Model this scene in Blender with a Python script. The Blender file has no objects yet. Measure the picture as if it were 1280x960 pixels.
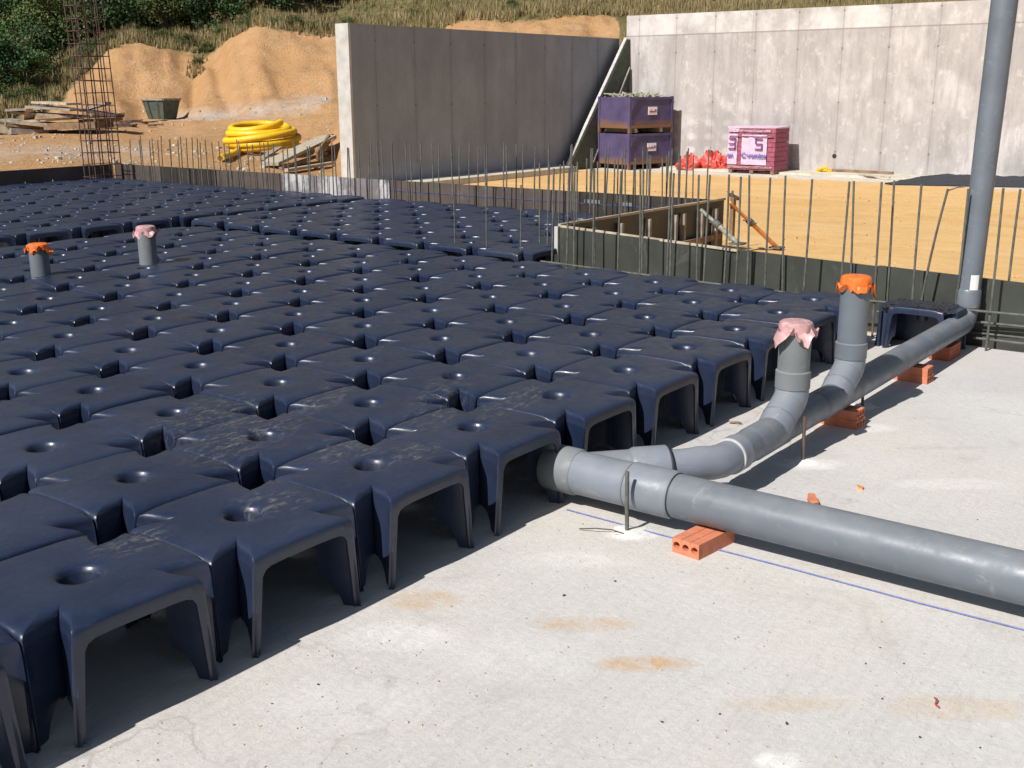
import bpy, bmesh, math, random
from mathutils import Vector, Matrix
import numpy as np
random.seed(7)
S = 0.58            # metres per dome pitch; builders below work in pitch units
FZ = -0.56          # floor level in pitch units, dome tops are at 0
scene = bpy.context.scene
COL = scene.collection

# ---------------------------------------------------------------- camera
RM = [Vector((0.60371192, -0.7971892, -0.00461514)),
      Vector((-0.20713268, -0.15126613, -0.96654778)),
      Vector((0.76982334, 0.58447236, -0.2564451))]
CAM = Vector((-2.66916721, -4.6423583, 2.24362603))
FPX = 1389.35
def W(p): return Vector((p[0]*S, p[1]*S, (p[2]-FZ)*S))
cd = bpy.data.cameras.new('camera'); cam = bpy.data.objects.new('camera', cd); COL.objects.link(cam)
cd.sensor_width = 36; cd.lens = FPX/1280*36; cd.clip_start = 0.05; cd.clip_end = 2000
m = Matrix.Identity(4)
for r in range(3):
    m[r][0] = RM[0][r]; m[r][1] = -RM[1][r]; m[r][2] = -RM[2][r]
m.translation = W(CAM)
cam.matrix_world = m
scene.camera = cam

# ---------------------------------------------------------------- light
SUN_EL = math.radians(44); SHX, SHY = 1.0, -0.10      # direction the shadows run
world = bpy.data.worlds.new('World'); scene.world = world; world.use_nodes = True
nt = world.node_tree; nt.nodes.clear()
sky = nt.nodes.new('ShaderNodeTexSky'); sky.sky_type = 'NISHITA'; sky.sun_disc = False
sky.sun_elevation = SUN_EL
tosun = Vector((-SHX, -SHY, 0)).normalized()
sky.sun_rotation = math.atan2(tosun.x, tosun.y)
sky.air_density = 1.2; sky.dust_density = 1.5
bg = nt.nodes.new('ShaderNodeBackground'); bg.inputs['Strength'].default_value = 0.05
out = nt.nodes.new('ShaderNodeOutputWorld')
nt.links.new(sky.outputs[0], bg.inputs[0]); nt.links.new(bg.outputs[0], out.inputs[0])
sl = bpy.data.lights.new('sun', 'SUN'); sl.energy = 4.9; sl.angle = math.radians(0.5); sl.color = (1.0, 0.965, 0.92)
so = bpy.data.objects.new('sun', sl); COL.objects.link(so)
d = Vector((tosun.x*math.cos(SUN_EL), tosun.y*math.cos(SUN_EL), math.sin(SUN_EL)))
so.rotation_euler = d.to_track_quat('Z', 'Y').to_euler(); so.location = (0, 0, 30)
vs = scene.view_settings
vs.view_transform = 'Standard'; vs.look = 'None'; vs.gamma = 1; vs.use_curve_mapping = False
vs.exposure = 0.2

# ---------------------------------------------------------------- pixel <-> world helpers (photo pixels, 1280x960)
def ray(px, py):
    a = (px-640)/FPX; b = (py-480)/FPX
    return Vector([RM[0][k]*a + RM[1][k]*b + RM[2][k] for k in range(3)])
def at_depth(px, py, dep): return CAM + ray(px, py)*dep
def at_z(px, py, z):
    r = ray(px, py); return CAM + r*((z-CAM.z)/r.z)
def at_x(px, py, x):
    r = ray(px, py); return CAM + r*((x-CAM.x)/r.x)
def at_y(px, py, y):
    r = ray(px, py); return CAM + r*((y-CAM.y)/r.y)
def project(p):
    v = Vector(p)-CAM
    c = [RM[k].dot(v) for k in range(3)]
    return 640+FPX*c[0]/c[2], 480+FPX*c[1]/c[2], c[2]

ORD = ['zeroth','first','second','third','fourth','fifth','sixth','seventh','eighth','ninth','tenth','eleventh','twelfth',
       'thirteenth','fourteenth','fifteenth','sixteenth','seventeenth','eighteenth','nineteenth']
TENS = {2:'twenty',3:'thirty',4:'forty',5:'fifty',6:'sixty',7:'seventy',8:'eighty',9:'ninety'}
def ordinal(n):
    if n < 20: return ORD[n]
    t, u = divmod(n, 10)
    if u == 0: return TENS[t][:-1]+'ieth'
    return TENS[t]+'-'+ORD[u]

# ---------------------------------------------------------------- materials
MATS = {}
class NB:
    def __init__(s, name, rough=0.8, base=(.5,.5,.5), spec=0.5, metal=0):
        s.m = bpy.data.materials.new(name); s.m.use_nodes = True; s.t = s.m.node_tree
        s.b = s.t.nodes['Principled BSDF']; s.n = s.t.nodes; s.l = s.t.links
        s.b.inputs['Base Color'].default_value = (*base, 1); s.b.inputs['Roughness'].default_value = rough
        s.b.inputs['Specular IOR Level'].default_value = spec; s.b.inputs['Metallic'].default_value = metal
        s.geo = s.n.new('ShaderNodeNewGeometry'); s.pos = s.geo.outputs['Position']
        MATS[name] = s.m
    def node(s, t, **k):
        n = s.n.new(t)
        for a, b in k.items(): setattr(n, a, b)
        return n
    def noise(s, scale, detail=4, rough=.55, vec=None, stretch=None, dist=0):
        v = vec or s.pos
        if stretch:
            mp = s.node('ShaderNodeMapping'); mp.inputs['Scale'].default_value = stretch
            s.l.new(v, mp.inputs[0]); v = mp.outputs[0]
        n = s.node('ShaderNodeTexNoise'); n.inputs['Scale'].default_value = scale; n.inputs['Detail'].default_value = detail
        n.inputs['Roughness'].default_value = rough; n.inputs['Distortion'].default_value = dist
        s.l.new(v, n.inputs['Vector']); return n.outputs['Fac']
    def ramp(s, fac, stops):
        r = s.node('ShaderNodeValToRGB'); e = r.color_ramp.elements
        while len(e) < len(stops): e.new(.5)
        for i, (p, c) in enumerate(stops):
            e[i].position = p; e[i].color = (*c, 1) if not isinstance(c, (int, float)) else (c, c, c, 1)
        s.l.new(fac, r.inputs[0]); return r.outputs[0]
    def mix(s, fac, a, b, mode='MIX'):
        n = s.node('ShaderNodeMix', data_type='RGBA', blend_type=mode)
        for i, v in ((0, fac), (6, a), (7, b)):
            if isinstance(v, (int, float)): n.inputs[i].default_value = v
            elif isinstance(v, tuple): n.inputs[i].default_value = (*v, 1)
            else: s.l.new(v, n.inputs[i])
        return n.outputs[2]
    def math(s, op, a, b=0.0, c=None):
        n = s.node('ShaderNodeMath', operation=op)
        for i, v in enumerate((a, b) if c is None else (a, b, c)):
            if isinstance(v, (int, float)): n.inputs[i].default_value = v
            else: s.l.new(v, n.inputs[i])
        return n.outputs[0]
    def xyz(s, v=None):
        n = s.node('ShaderNodeSeparateXYZ'); s.l.new(v or s.pos, n.inputs[0]); return n.outputs
    def color(s, c): s.l.new(c, s.b.inputs['Base Color'])
    def rough(s, c): s.l.new(c, s.b.inputs['Roughness'])
    def bump(s, h, strength=.3, dist=.01):
        n = s.node('ShaderNodeBump'); n.inputs['Strength'].default_value = strength; n.inputs['Distance'].default_value = dist
        s.l.new(h, n.inputs['Height']); s.l.new(n.outputs[0], s.b.inputs['Normal'])
    def patch(s, cx, cy, rx, ry, nz=None, ang=0, soft=.5):      # soft elliptical spot on the ground plan, pitch units
        x, y, z = s.xyz()
        dx = s.math('SUBTRACT', x, cx*S); dy = s.math('SUBTRACT', y, cy*S)
        ca, sa = math.cos(ang), math.sin(ang)
        u = s.math('DIVIDE', s.math('ADD', s.math('MULTIPLY', dx, ca), s.math('MULTIPLY', dy, sa)), rx*S)
        v = s.math('DIVIDE', s.math('SUBTRACT', s.math('MULTIPLY', dy, ca), s.math('MULTIPLY', dx, sa)), ry*S)
        r = s.math('ADD', s.math('MULTIPLY', u, u), s.math('MULTIPLY', v, v))
        f = s.math('SUBTRACT', 1.0, r)
        n = s.node('ShaderNodeMath', operation='MULTIPLY', use_clamp=True); s.l.new(f, n.inputs[0]); n.inputs[1].default_value = 1/soft
        o = n.outputs[0]
        if nz is not None: 
            k = s.node('ShaderNodeMath', operation='MULTIPLY', use_clamp=True); s.l.new(o, k.inputs[0]); s.l.new(nz, k.inputs[1]); o = k.outputs[0]
        return o

def simple(name, base, rough=.7, spec=.5, metal=0, var=.25, scale=12, bumps=.15, bd=.004):
    b = NB(name, rough, base, spec, metal)
    n = b.noise(scale, 5)
    lo = tuple(c*(1-var) for c in base); hi = tuple(min(1, c*(1+var)) for c in base)
    b.color(b.ramp(n, [(.3, lo), (.7, hi)]))
    if bumps: b.bump(b.noise(scale*6, 4), bumps, bd)
    return b.m

# dark moulded plastic of the domes
b = NB('dome_plastic', .40, (.02, .024, .036), .62)
sc = b.noise(14, 6, .7, stretch=(1, 5, 1), dist=.6)
n2 = b.noise(3.0, 4)
c = b.ramp(n2, [(.3, (.007, .014, .038)), (.7, (.012, .021, .052))])
dustn = b.ramp(b.noise(16, 6, .8, stretch=(1, 2.4, 1), dist=.5), [(.50, 0.0), (.66, 1.0)])
haze = b.ramp(b.noise(1.1, 3), [(.45, 0.0), (.75, .10)])
c = b.mix(haze, c, (.11, .125, .17))
c = b.mix(b.ramp(sc, [(.60, 0.0), (.74, .22)]), c, (.09, .11, .15))
for (cx, cy, rx, ry, a) in [(2.1, 1.75, .55, .30, .3), (1.95, 1.1, .6, .3, .4), (3.35, .62, .75, .20, .55), (3.7, .15, .5, .14, .2), (2.9, 1.35, .40, .16, .5),
                            (.4, .15, .22, .15, 0), (2.1, .35, .28, .2, .7), (4.25, 5.0, 1.1, .6, 0), (6.6, 6.6, .9, .6, 0), (6.3, 8.6, .9, .5, 0), (1.2, .0, .2, .2, 0),
                            (2.3, -.05, .22, .16, 0)]:
    k = .14 if cy > 4 else .62
    c = b.mix(b.math('MULTIPLY', b.patch(cx, cy, rx*1.25, ry*1.25, dustn, a, 1.3), k), c, (.34, .31, .24))
oi_ = b.node('ShaderNodeObjectInfo'); c = b.mix(b.math('MULTIPLY', oi_.outputs['Random'], .10), c, (.07, .09, .15))
upz = b.ramp(b.xyz(b.geo.outputs['Normal'])[2], [(.6, 0.0), (.95, 1.0)])
fine_ = b.math('MULTIPLY', b.ramp(b.noise(34, 6, .8, stretch=(1, 2.2, 1)), [(.54, 0.0), (.70, 1.0)]), b.ramp(b.noise(1.7, 5, .7), [(.35, .1), (.65, 1.0)]))
c = b.mix(b.math('MULTIPLY', b.math('MULTIPLY', fine_, upz), .22), c, (.15, .165, .20))
c = b.mix(b.math('MULTIPLY', b.math('MULTIPLY', b.ramp(b.noise(2.6, 6, .75), [(.42, 0.0), (.75, 1.0)]), upz), .15), c, (.09, .105, .17))
b.color(c)
b.rough(b.ramp(b.noise(20, 5, .7), [(.3, .27), (.7, .48)]))
b.bump(b.mix(.5, b.noise(60, 3), b.noise(5, 3)), .18, .006)

def pvc(name, base, rough=.33):
    b = NB(name, rough, base, .5)
    n = b.noise(5, 5); c = b.ramp(n, [(.3, tuple(x*.88 for x in base)), (.7, tuple(x*1.1 for x in base))])
    c = b.mix(b.ramp(b.noise(9, 6, .75, dist=.8), [(.58, 0.0), (.72, .35)]), c, (.42, .41, .38))
    c = b.mix(b.ramp(b.noise(40, 4, .8, stretch=(3, 1, 3)), [(.62, 0.0), (.72, .25)]), c, tuple(x*.6 for x in base))
    nz_ = b.xyz(b.geo.outputs['Normal'])[2]
    c = b.mix(b.math('MULTIPLY', b.ramp(nz_, [(.55, 0.0), (1.0, .35)]), b.ramp(b.noise(4, 6, .7), [(.35, .2), (.65, 1.0)])), c, (.36, .35, .33))
    c = b.mix(b.ramp(b.noise(30, 5, .75, stretch=(.25, .25, 4)), [(.62, 0.0), (.68, .35)]), c, tuple(min(1, x*1.9) for x in base))
    b.color(c); b.rough(b.ramp(b.noise(12, 5, .7), [(.3, rough*.85), (.7, min(.9, rough*1.9))])); b.bump(b.noise(50, 4), .06, .003)
    return b.m
pvc('pvc_grey', (.13, .15, .178)); pvc('pvc_light', (.185, .21, .25)); pvc('pvc_dusty', (.165, .18, .19), .5)
simple('pvc_inside_shade', (.05, .055, .06), .6)
simple('seal_ring', (.45, .45, .44), .5)
simple('rubber_black', (.02, .02, .02), .6)
simple('tape_orange', (.75, .17, .03), .4, var=.25, scale=30, bumps=.3)
simple('tape_pink', (.52, .31, .31), .35, var=.3, scale=30, bumps=.3)
simple('rust_steel', (.10, .10, .088), .7, metal=.0, var=.4, scale=20)
simple('rust_red', (.085, .05, .045), .85, metal=.0, var=.4, scale=25)
simple('stake_steel', (.13, .09, .07), .75, metal=.2, var=.3, scale=30)
simple('hollow_brick', (.58, .20, .11), .85, var=.15, scale=25, bumps=.3)
simple('hollow_brick_dark', (.40, .11, .06), .85, var=.15, scale=25, bumps=.3)
simple('pale_wood', (.42, .36, .27), .85, var=.3, scale=14)
simple('grey_wood', (.27, .24, .21), .9, var=.35, scale=10)
simple('brown_wood', (.22, .14, .08), .9, var=.35, scale=10)
simple('hose_yellow', (.80, .48, .015), .45, var=.12, scale=8)
simple('prop_orange', (.72, .30, .10), .6, var=.3, scale=15)
simple('prop_grey', (.25, .27, .22), .8, var=.4, scale=20)
simple('bin_green_fin_shade', (.07, .085, .065), .8, var=.3, scale=9)
simple('red_plastic', (.58, .08, .06), .4, var=.5, scale=7, bumps=.4, bd=.02)
simple('brick_red', (.30, .075, .12), .85, var=.3, scale=18)
simple('film_white', (.62, .46, .60), .35, var=.12, scale=10)
simple('film_purple', (.20, .07, .22), .4, var=.2, scale=10)
simple('film_red', (.45, .04, .08), .4, var=.2, scale=10)
simple('sign_white', (.75, .74, .72), .5, var=.06)
simple('sign_red', (.5, .06, .06), .5); simple('sign_blue', (.14, .12, .38), .5)
simple('scrap_metal', (.34, .34, .25), .7, var=.5, scale=14)
simple('mortar_white', (.72, .70, .66), .95, var=.1, scale=40, bumps=.5)
simple('chalk_blue', (.22, .27, .56), .95, var=.3, scale=120, bumps=0)
simple('blue_line', (.06, .07, .22), .8, var=.2, bumps=0)
simple('dark_gravel', (.055, .058, .07), .95, var=.5, scale=60, bumps=1, bd=.02)
simple('pebble', (.05, .05, .045), .9, var=.3)
simple('bark', (.10, .08, .06), .95, var=.3, scale=20)
simple('maroon_scrap', (.22, .03, .05), .7, var=.3)
simple('pebble_white', (.46, .42, .35), .9, var=.2)

# purple painted steel with rust towards the bottom skid
b = NB('purple_steel', .6, (.09, .045, .19), .3)
c = b.ramp(b.noise(3, 4), [(.3, (.065, .05, .115)), (.7, (.105, .082, .17))])
tc = b.node('ShaderNodeTexCoord'); gz = b.xyz(tc.outputs['Generated'])[2]
hm = b.ramp(b.math('ADD', gz, b.math('MULTIPLY', b.noise(2.5, 4), .35)), [(.28, 1.0), (.46, 0.0)])
c = b.mix(b.math('MULTIPLY', hm, .8), c, (.22, .11, .04)); b.color(c); b.bump(b.noise(5, 3), .2, .01)

# slab concrete
b = NB('slab_concrete', .9, (.5, .5, .5), .3)
c = b.ramp(b.noise(.9, 5, .6), [(.3, (.53, .51, .485)), (.7, (.60, .59, .58))])
c = b.mix(b.ramp(b.noise(7, 6, .65), [(.35, 0.0), (.75, .35)]), c, (.62, .60, .57))
c = b.mix(b.math('MULTIPLY', b.ramp(b.noise(42, 5, .7), [(.56, 0.0), (.72, .5)]), b.ramp(b.noise(1.3, 4), [(.35, .1), (.65, 1.0)])), c, (.38, .365, .345))
c = b.mix(b.ramp(b.noise(19, 6, .8, stretch=(.6, 2, 1), dist=1.5), [(.58, 0.0), (.68, .4)]), c, (.40, .385, .37))
c = b.mix(b.ramp(b.noise(.8, 5, .6), [(.42, 0.0), (.7, .45)]), c, (.62, .56, .46))
vo = b.node('ShaderNodeTexVoronoi', feature='DISTANCE_TO_EDGE'); vo.inputs['Scale'].default_value = .55
wp = b.node('ShaderNodeVectorMath', operation='ADD'); nn = b.node('ShaderNodeTexNoise'); nn.inputs['Scale'].default_value = 2.2; nn.inputs['Detail'].default_value = 6; b.l.new(b.pos, nn.inputs['Vector']); b.l.new(b.pos, wp.inputs[0]); b.l.new(nn.outputs['Color'], wp.inputs[1]); b.l.new(wp.outputs[0], vo.inputs['Vector'])
c = b.mix(b.math('MULTIPLY', b.ramp(vo.outputs['Distance'], [(.0, .55), (.006, 0.0)]), b.ramp(b.noise(.9, 3), [(.5, 0.0), (.6, 1.0)])), c, (.30, .28, .26))
c = b.mix(b.ramp(b.noise(2.4, 5, .6, dist=1), [(.56, 0.0), (.74, .32)]), c, (.40, .365, .32))
c = b.mix(b.ramp(b.noise(.5, 3, .5), [(.5, 0.0), (.7, .3)]), c, (.44, .42, .42))
sn = b.ramp(b.noise(11, 6, .7, dist=.8), [(.33, .15), (.58, 1.0)])
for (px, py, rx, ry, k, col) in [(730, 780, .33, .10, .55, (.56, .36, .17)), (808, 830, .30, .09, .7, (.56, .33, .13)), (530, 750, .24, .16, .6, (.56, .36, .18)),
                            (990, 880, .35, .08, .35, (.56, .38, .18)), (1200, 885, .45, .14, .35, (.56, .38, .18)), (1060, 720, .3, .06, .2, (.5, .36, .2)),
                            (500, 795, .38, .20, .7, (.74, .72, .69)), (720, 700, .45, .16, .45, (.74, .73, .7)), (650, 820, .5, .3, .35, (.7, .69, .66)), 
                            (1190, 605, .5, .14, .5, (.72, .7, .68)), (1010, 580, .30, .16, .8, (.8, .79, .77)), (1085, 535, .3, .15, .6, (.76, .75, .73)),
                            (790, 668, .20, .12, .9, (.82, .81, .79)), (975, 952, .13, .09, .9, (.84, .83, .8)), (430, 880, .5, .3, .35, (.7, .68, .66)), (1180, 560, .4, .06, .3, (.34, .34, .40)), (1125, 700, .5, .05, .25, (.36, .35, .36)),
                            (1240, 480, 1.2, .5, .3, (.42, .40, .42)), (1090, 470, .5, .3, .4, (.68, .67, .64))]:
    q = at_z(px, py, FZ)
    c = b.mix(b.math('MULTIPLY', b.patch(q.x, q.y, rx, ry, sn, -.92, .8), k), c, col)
b.color(c)
hh = b.mix(.45, b.noise(28, 6, .7), b.noise(7, 4, .6))
hh = b.mix(.35, hh, b.noise(13, 5, .8, stretch=(.5, 2.5, 1), dist=2.0))
b.bump(hh, .7, .014)

def wall_mat(name, base, along, joints, x0, ztie, white=False):
    b = NB(name, .9, base, .25)
    x, y, z = b.xyz(); u = x if along == 'x' else y
    c = b.ramp(b.noise(.8, 5, .6), [(.3, tuple(v*.86 for v in base)), (.7, tuple(v*1.08 for v in base))])
    st = b.ramp(b.noise(3.2, 6, .7, stretch=(1, 1, .16)), [(.40, 0.0), (.75, .55)])
    c = b.mix(st, c, tuple(v*.68 for v in base))
    c = b.mix(b.ramp(b.noise(14, 5, .7), [(.55, 0.0), (.72, .4)]), c, tuple(v*.6 for v in base))
    c = b.mix(b.ramp(b.noise(1.9, 6, .7, stretch=(1, 1, .5)), [(.45, 0.0), (.7, .45)]), c, tuple(min(.75, v*1.3) for v in base))
    if white:
        blob = b.ramp(b.noise(.55, 5, .6, stretch=(1, 1.0, .8), dist=.4), [(.52, 0.0), (.62, .45)])
        c = b.mix(blob, c, (.74, .70, .70))
        c = b.mix(b.ramp(b.noise(4, 6, .75, stretch=(1, 2.2, .35)), [(.48, 0.0), (.66, .5)]), c, (.28, .265, .25))
        c = b.mix(b.ramp(b.noise(3.5, 5, .75, stretch=(1, 1.4, 1.0)), [(.55, 0.0), (.68, .45)]), c, (.70, .68, .66))
        # honeycombed rows near the foot
        w = b.math('SINE', b.math('MULTIPLY', z, 22.0)); w2 = b.math('SINE', b.math('MULTIPLY', y, 15.0))
        g = b.ramp(b.math('MULTIPLY', b.math('MULTIPLY', b.math('ADD', w, 1.0), b.math('ADD', w2, 1.0)), .25), [(.3, 0.0), (.8, .5)])
        low = b.ramp(b.math('ADD', b.math('DIVIDE', z, 3.0), b.math('MULTIPLY', b.noise(1.3, 3), .6)), [(.45, 1.0), (.75, 0.0)])
        far = b.ramp(b.math('DIVIDE', y, 11.0), [(.6, 0.0), (.8, 1.0)])
        c = b.mix(b.math('MULTIPLY', b.math('MULTIPLY', g, low), far), c, (.72, .70, .66))
        band = b.ramp(b.math('DIVIDE', z, 4.0), [(.676, 0.0), (.684, 1.0)])
        c = b.mix(b.math('MULTIPLY', b.math('MULTIPLY', band, b.ramp(b.noise(1.2, 4, .6), [(.45, .15), (.6, 1.0)])), .75), c, (.66, .64, .63))
        l = b.math('LESS_THAN', b.math('ABSOLUTE', b.math('SUBTRACT', z, (4.12-FZ)*S)), .014)
        c = b.mix(b.math('MULTIPLY', l, .5), c, (.16, .155, .15))
    f = b.math('ABSOLUTE', b.math('SUBTRACT', b.math('FRACT', b.math('DIVIDE', b.math('SUBTRACT', u, (x0-joints/2)*S), joints*S)), .5))
    f = b.math('MULTIPLY', f, joints*S)                    # metres from the nearest panel joint
    ln = b.math('LESS_THAN', f, .013)
    c = b.mix(b.math('MULTIPLY', b.math('MULTIPLY', ln, b.noise(2.2, 3)), .55), c, tuple(v*.35 for v in base))
    soft = b.ramp(f, [(0.0, .25), (.10, 0.0)])
    c = b.mix(soft, c, tuple(v*.6 for v in base))
    for zt in ztie:
        dz = b.math('SUBTRACT', z, (zt-FZ)*S)
        dd = b.math('SQRT', b.math('ADD', b.math('MULTIPLY', dz, dz), b.math('MULTIPLY', f, f)))
        c = b.mix(b.math('MULTIPLY', b.math('LESS_THAN', dd, .022), .42), c, (.04, .04, .04))
        # drip below each tie
    b.color(c); b.bump(b.mix(.4, b.noise(9, 6, .7), b.noise(60, 3)), .35, .01)
    return b.m
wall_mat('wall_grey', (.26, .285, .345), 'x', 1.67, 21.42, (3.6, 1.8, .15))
wall_mat('wall_white', (.43, .40, .39), 'y', 1.56, 9.85, (4.7, 3.5, 1.76, .14), white=True)
simple('pale_lit_concrete', (.47, .46, .44), .9, var=.15, scale=6)  # sunlight is put into this paler colour on wall end and buttress edge
simple('footing_concrete', (.52, .48, .40), .92, var=.2, scale=5, bumps=.4)

# soil
def soil(name, a, bcol, pale, sc=1.0, hill=False):
    b = NB(name, .95, a, .15)
    c = b.ramp(b.noise(.35*sc, 6, .6), [(.32, a), (.68, bcol)])
    c = b.mix(b.ramp(b.noise(3.0*sc, 6, .7), [(.5, 0.0), (.75, .5)]), c, tuple(v*.62 for v in a))
    c = b.mix(b.ramp(b.noise(1.1*sc, 5, .7, stretch=(1, .5, 1)), [(.55, 0.0), (.72, .55)]), c, pale)
    c = b.mix(b.ramp(b.noise(22*sc, 4, .7), [(.6, 0.0), (.72, .4)]), c, tuple(v*.5 for v in a))
    if hill:
        c = b.mix(b.ramp(b.noise(1.4, 7, .75, stretch=(1, 1, .3), dist=.7), [(.52, 0.0), (.68, .32)]), c, (.36, .19, .09))
        c = b.mix(b.ramp(b.noise(3.6, 6, .8), [(.60, 0.0), (.70, .5)]), c, (.66, .50, .36))
        at = b.node('ShaderNodeAttribute', attribute_name='veg')
        e = b.math('ADD', at.outputs['Fac'], b.math('MULTIPLY', b.math('SUBTRACT', b.noise(.55, 5, .7), .5), .9))
        g = b.ramp(b.noise(.5, 5, .65), [(.3, (.10, .11, .035)), (.5, (.24, .20, .09)), (.72, (.36, .28, .15))])
        g = b.mix(b.ramp(b.noise(6, 5, .7), [(.4, 0.0), (.7, .6)]), g, (.05, .06, .02))
        c = b.mix(b.ramp(e, [(.42, 0.0), (.58, 1.0)]), c, g)
        dk = b.node('ShaderNodeAttribute', attribute_name='gravel')
        gv = b.math('MULTIPLY', dk.outputs['Fac'], b.ramp(b.noise(1.6, 6, .8), [(.38, 0.0), (.55, 1.0)]))
        c = b.mix(gv, c, (.58, .49, .42))
    b.color(c); b.bump(b.mix(.5, b.noise(2.5*sc, 8, .8), b.noise(12*sc, 5, .75)), 1.0, .16 if hill else .07)
    return b
soil('hill_soil', (.53, .30, .135), (.60, .36, .18), (.66, .47, .30), 1, True)
b = soil('yard_soil', (.62, .37, .135), (.68, .43, .18), (.70, .49, .25), 1)
bs = b.b.inputs['Base Color'].links[0].from_socket
x, y, z = b.xyz()
edge = b.math('ADD', b.math('DIVIDE', x, S), b.math('MULTIPLY', b.math('SUBTRACT', b.noise(1.4, 5, .7), .5), 3.2))
stk = b.ramp(b.noise(1.5, 6, .7, stretch=(1, .22, 1), dist=.6), [(.40, 0.0), (.62, 1.0)])
bs = b.mix(b.math('MULTIPLY', stk, .45), bs, (.78, .54, .28))
bs = b.mix(b.math('MULTIPLY', b.ramp(b.noise(2.4, 6, .75, stretch=(1, .18, 1), dist=1.0), [(.57, 0.0), (.68, 1.0)]), .40), bs, (.50, .30, .12))
bs = b.mix(b.ramp(b.noise(.28, 4, .6), [(.5, 0.0), (.65, .35)]), bs, (.56, .35, .16))
b.bump(b.mix(.6, b.noise(2.0, 8, .75, stretch=(1, .3, 1)), b.noise(14, 5, .8)), .6, .06)
pm = b.ramp(b.math('DIVIDE', edge, 40.0), [(.775, 0.0), (.80, 1.0)])
c2 = b.mix(pm, bs, b.ramp(b.noise(4, 5, .7), [(.3, (.50, .45, .37)), (.7, (.68, .62, .53))]))
b.color(c2)

# film-faced plywood of the formwork
def ply(name, base, gl=.45):
    b = NB(name, gl, base, .5)
    c = b.ramp(b.noise(2.0, 5, .65), [(.3, tuple(v*.7 for v in base)), (.7, tuple(v*1.35 for v in base))])
    c = b.mix(b.ramp(b.noise(4, 6, .75, stretch=(1, 1, .5), dist=.6), [(.58, 0.0), (.72, .35)]), c, (.22, .21, .21))
    b.color(c); b.bump(b.noise(20, 4), .15, .004); return b
ply('ply_dark', (.044, .048, .042)); ply('ply_brown', (.038, .031, .026)); ply('ply_far', (.085, .065, .055), .6)
b = ply('ply_whitewashed', (.17, .15, .16), .6)
bs = b.b.inputs['Base Color'].links[0].from_socket
b.color(b.mix(b.ramp(b.noise(1.7, 5, .75, stretch=(1, 1, .7)), [(.46, 0.0), (.58, .8)]), bs, (.55, .54, .56)))

# foliage
def leaf(name, a, bb, cc):
    b = NB(name, .75, a, .25)
    oi = b.node('ShaderNodeObjectInfo')
    c = b.ramp(b.noise(1.0, 4, .7), [(.3, a), (.5, bb), (.72, cc)])
    hv = b.node('ShaderNodeHueSaturation'); b.l.new(c, hv.inputs['Color'])
    b.l.new(b.math('ADD', .75, b.math('MULTIPLY', oi.outputs['Random'], .5)), hv.inputs['Value'])
    b.l.new(b.math('ADD', .485, b.math('MULTIPLY', oi.outputs['Random'], .03)), hv.inputs['Hue'])
    b.color(hv.outputs[0]); return b.m
leaf('leaf_dark', (.026, .060, .024), (.048, .10, .036), (.09, .14, .045))
leaf('leaf_mid', (.05, .09, .028), (.09, .125, .04), (.16, .17, .06))
leaf('grass_dry', (.13, .13, .045), (.27, .22, .10), (.42, .33, .18))

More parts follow.
